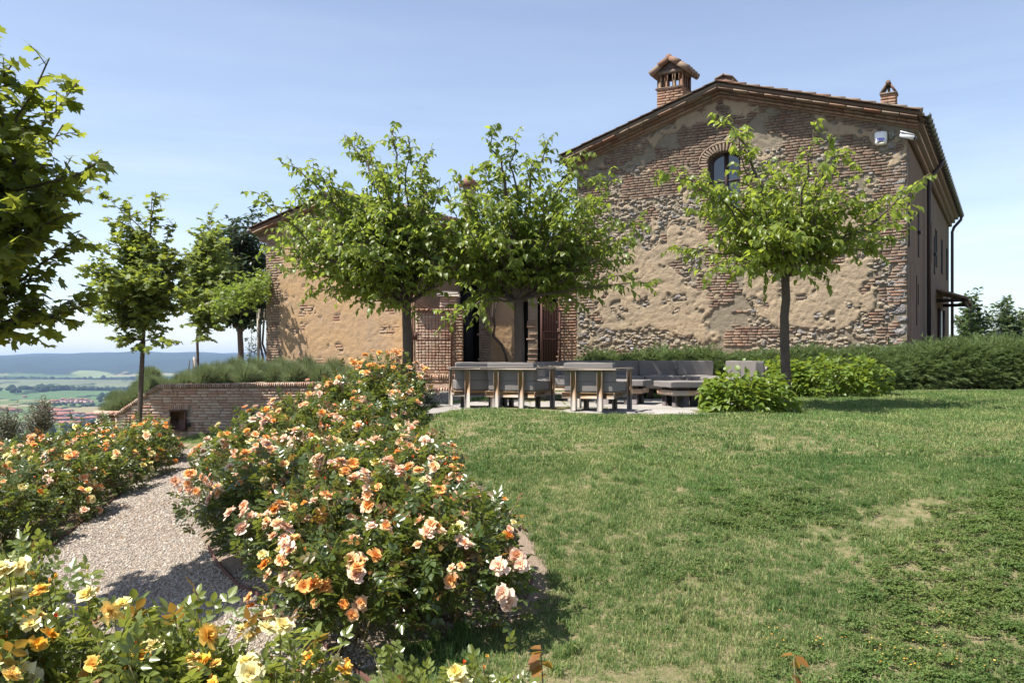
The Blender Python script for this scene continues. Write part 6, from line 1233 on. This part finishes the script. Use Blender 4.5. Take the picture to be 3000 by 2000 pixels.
for i, (px, py, d) in enumerate([(445, 1140, 24.5), (415, 1150, 25), (395, 1175, 24.6), (365, 1190, 24.6), (325, 1215, 24.5), (345, 1180, 25.6), (440, 1110, 26)]):
    q = P3(px, py, d); lav(q[0], d, .42, .48, onum[i]+' lavender clump going down the sloping wall end', lambda a, c, z_=q[2]-.10: a*0+z_)
# weeds of tall grass behind, on the terrace
GW = protos('weed', [clump(30, .10, .55, .012, .5) for _ in range(3)]); x, y = field(-11, -6, 26.5, 33, 6, lambda x, y: x > -99); put('tall_grass', GW, 3, x, y, .5, 1.2, hf_=T, kind='stuff', label='tall thin grasses on the terrace edge')
# junipers
def jsprig():
    n = 46; P_ = []; D_ = []
    for k in range(n): u = rng.random(); P_.append((rng.normal()*.012, u*.16, .03*math.sin(u*3))); D_.append((rng.choice([-1, 1])*(1-.4*u), .9+rng.random()*.6, rng.normal()*.35))
    b = MB(); leaves_mb(b, np.array(P_), np.array(D_, float), .055*(.6+.6*rng.random(n)), 'needle', rng.normal(size=(n, 3)), 1.5); return mesh('juniper_sprig', np.concatenate(b.V), [np.concatenate(v) for v in b.F.values()], M['l_jun'], {'rnd': np.concatenate(b.A)})
JS = protos('juniper', [jsprig() for _ in range(6)])
def hedge(label, x0, x1, yc, dep, top, zb, n):
    """top(x) = height; long loose juniper mass"""
    e = empty('juniper_hedge', ((x0+x1)/2, yc, zb), label=label, cat='hedge', group='juniper hedges before the farmhouse'); gx_ = np.linspace(x0, x1, int((x1-x0)/.16)); ga = np.linspace(0, math.pi, 13); X, A = np.meshgrid(gx_, ga)
    tp_ = top(X)*(.80+.45*(fbm(X*1.7, A*1.3, 4, 12)-.3)); dp = dep*(.85+.5*(fbm(X*1.2, A, 3, 18)-.3)); Y = -np.cos(A)*dp/2*np.abs(np.cos(A))**-.35*.9 if False else -np.sign(np.cos(A))*np.abs(np.cos(A))**.6*dp/2; Zz = np.sin(A)**.55*tp_
    nx, ny = len(gx_), len(ga); I = np.arange(nx*ny).reshape(ny, nx); Q = np.stack([I[:-1, :-1], I[:-1, 1:], I[1:, 1:], I[1:, :-1]], -1).reshape(-1, 4); c_ = np.array([(x0+x1)/2, 0, 0]); S3 = np.stack([X, Y, Zz], -1)
    ob('light_block_hull', mesh('light_block_hull', (S3*np.array([1, .86, .9])-c_).reshape(-1, 3), Q, M['wood_dark'], smooth=True), e)  # dark hull added inside the hedge to block light through the sprigs
    u = rng.random(n)*(nx-1); v = rng.random(n)*(ny-1)*.78; ui = u.astype(int); vi = v.astype(int); fu = (u-ui)[:, None]; fv = (v-vi)[:, None]; ui2 = np.minimum(ui+1, nx-1); vi2 = np.minimum(vi+1, ny-1)
    P_ = S3[vi, ui]*(1-fu)*(1-fv)+S3[vi, ui2]*fu*(1-fv)+S3[vi2, ui]*(1-fu)*fv+S3[vi2, ui2]*fu*fv; P_ = P_*np.array([1, .95, 1])+rng.normal(size=(n, 3))*.07-c_
    aa = A[vi, ui]; Nn = np.stack([rng.normal(size=n)*.6, -np.cos(aa), np.sin(aa)*.7+.25], -1)+rng.normal(size=(n, 3))*.6; rot = np.array([Vector(w_).to_track_quat('Y', 'Z').to_euler()[:] for w_ in Nn])
    scatter('foliage', JS, P_, rot, rng.uniform(.9, 2.1, n), 6, e, kind='stuff'); return e
hedge('low dark juniper hedge running behind the grey sofa along the gable', 1.7, 7.2, 20.0, 1.1, lambda x: .70+.05*(x-1.7)/5, .02, 7500)
hedge('tall broad juniper hedge filling the right behind the lawn', 6.6, 18, 20.6, 2.6, lambda x: np.interp(x, [6.6, 9, 10.5, 12.2, 18], [.62, .74, .90, 1.04, 1.08]), .10, 19000)
hedge('dark juniper mass at the back right beside the farmhouse wall', 12.4, 30, 27, 4.0, lambda x: np.interp(x, [12.4, 16, 30], [.95, 1.18, 1.22]), .2, 9000)
print('objects', len(bpy.data.objects), 'tris', sum(len(me.loops)-2*len(me.polygons) for me in bpy.data.meshes))
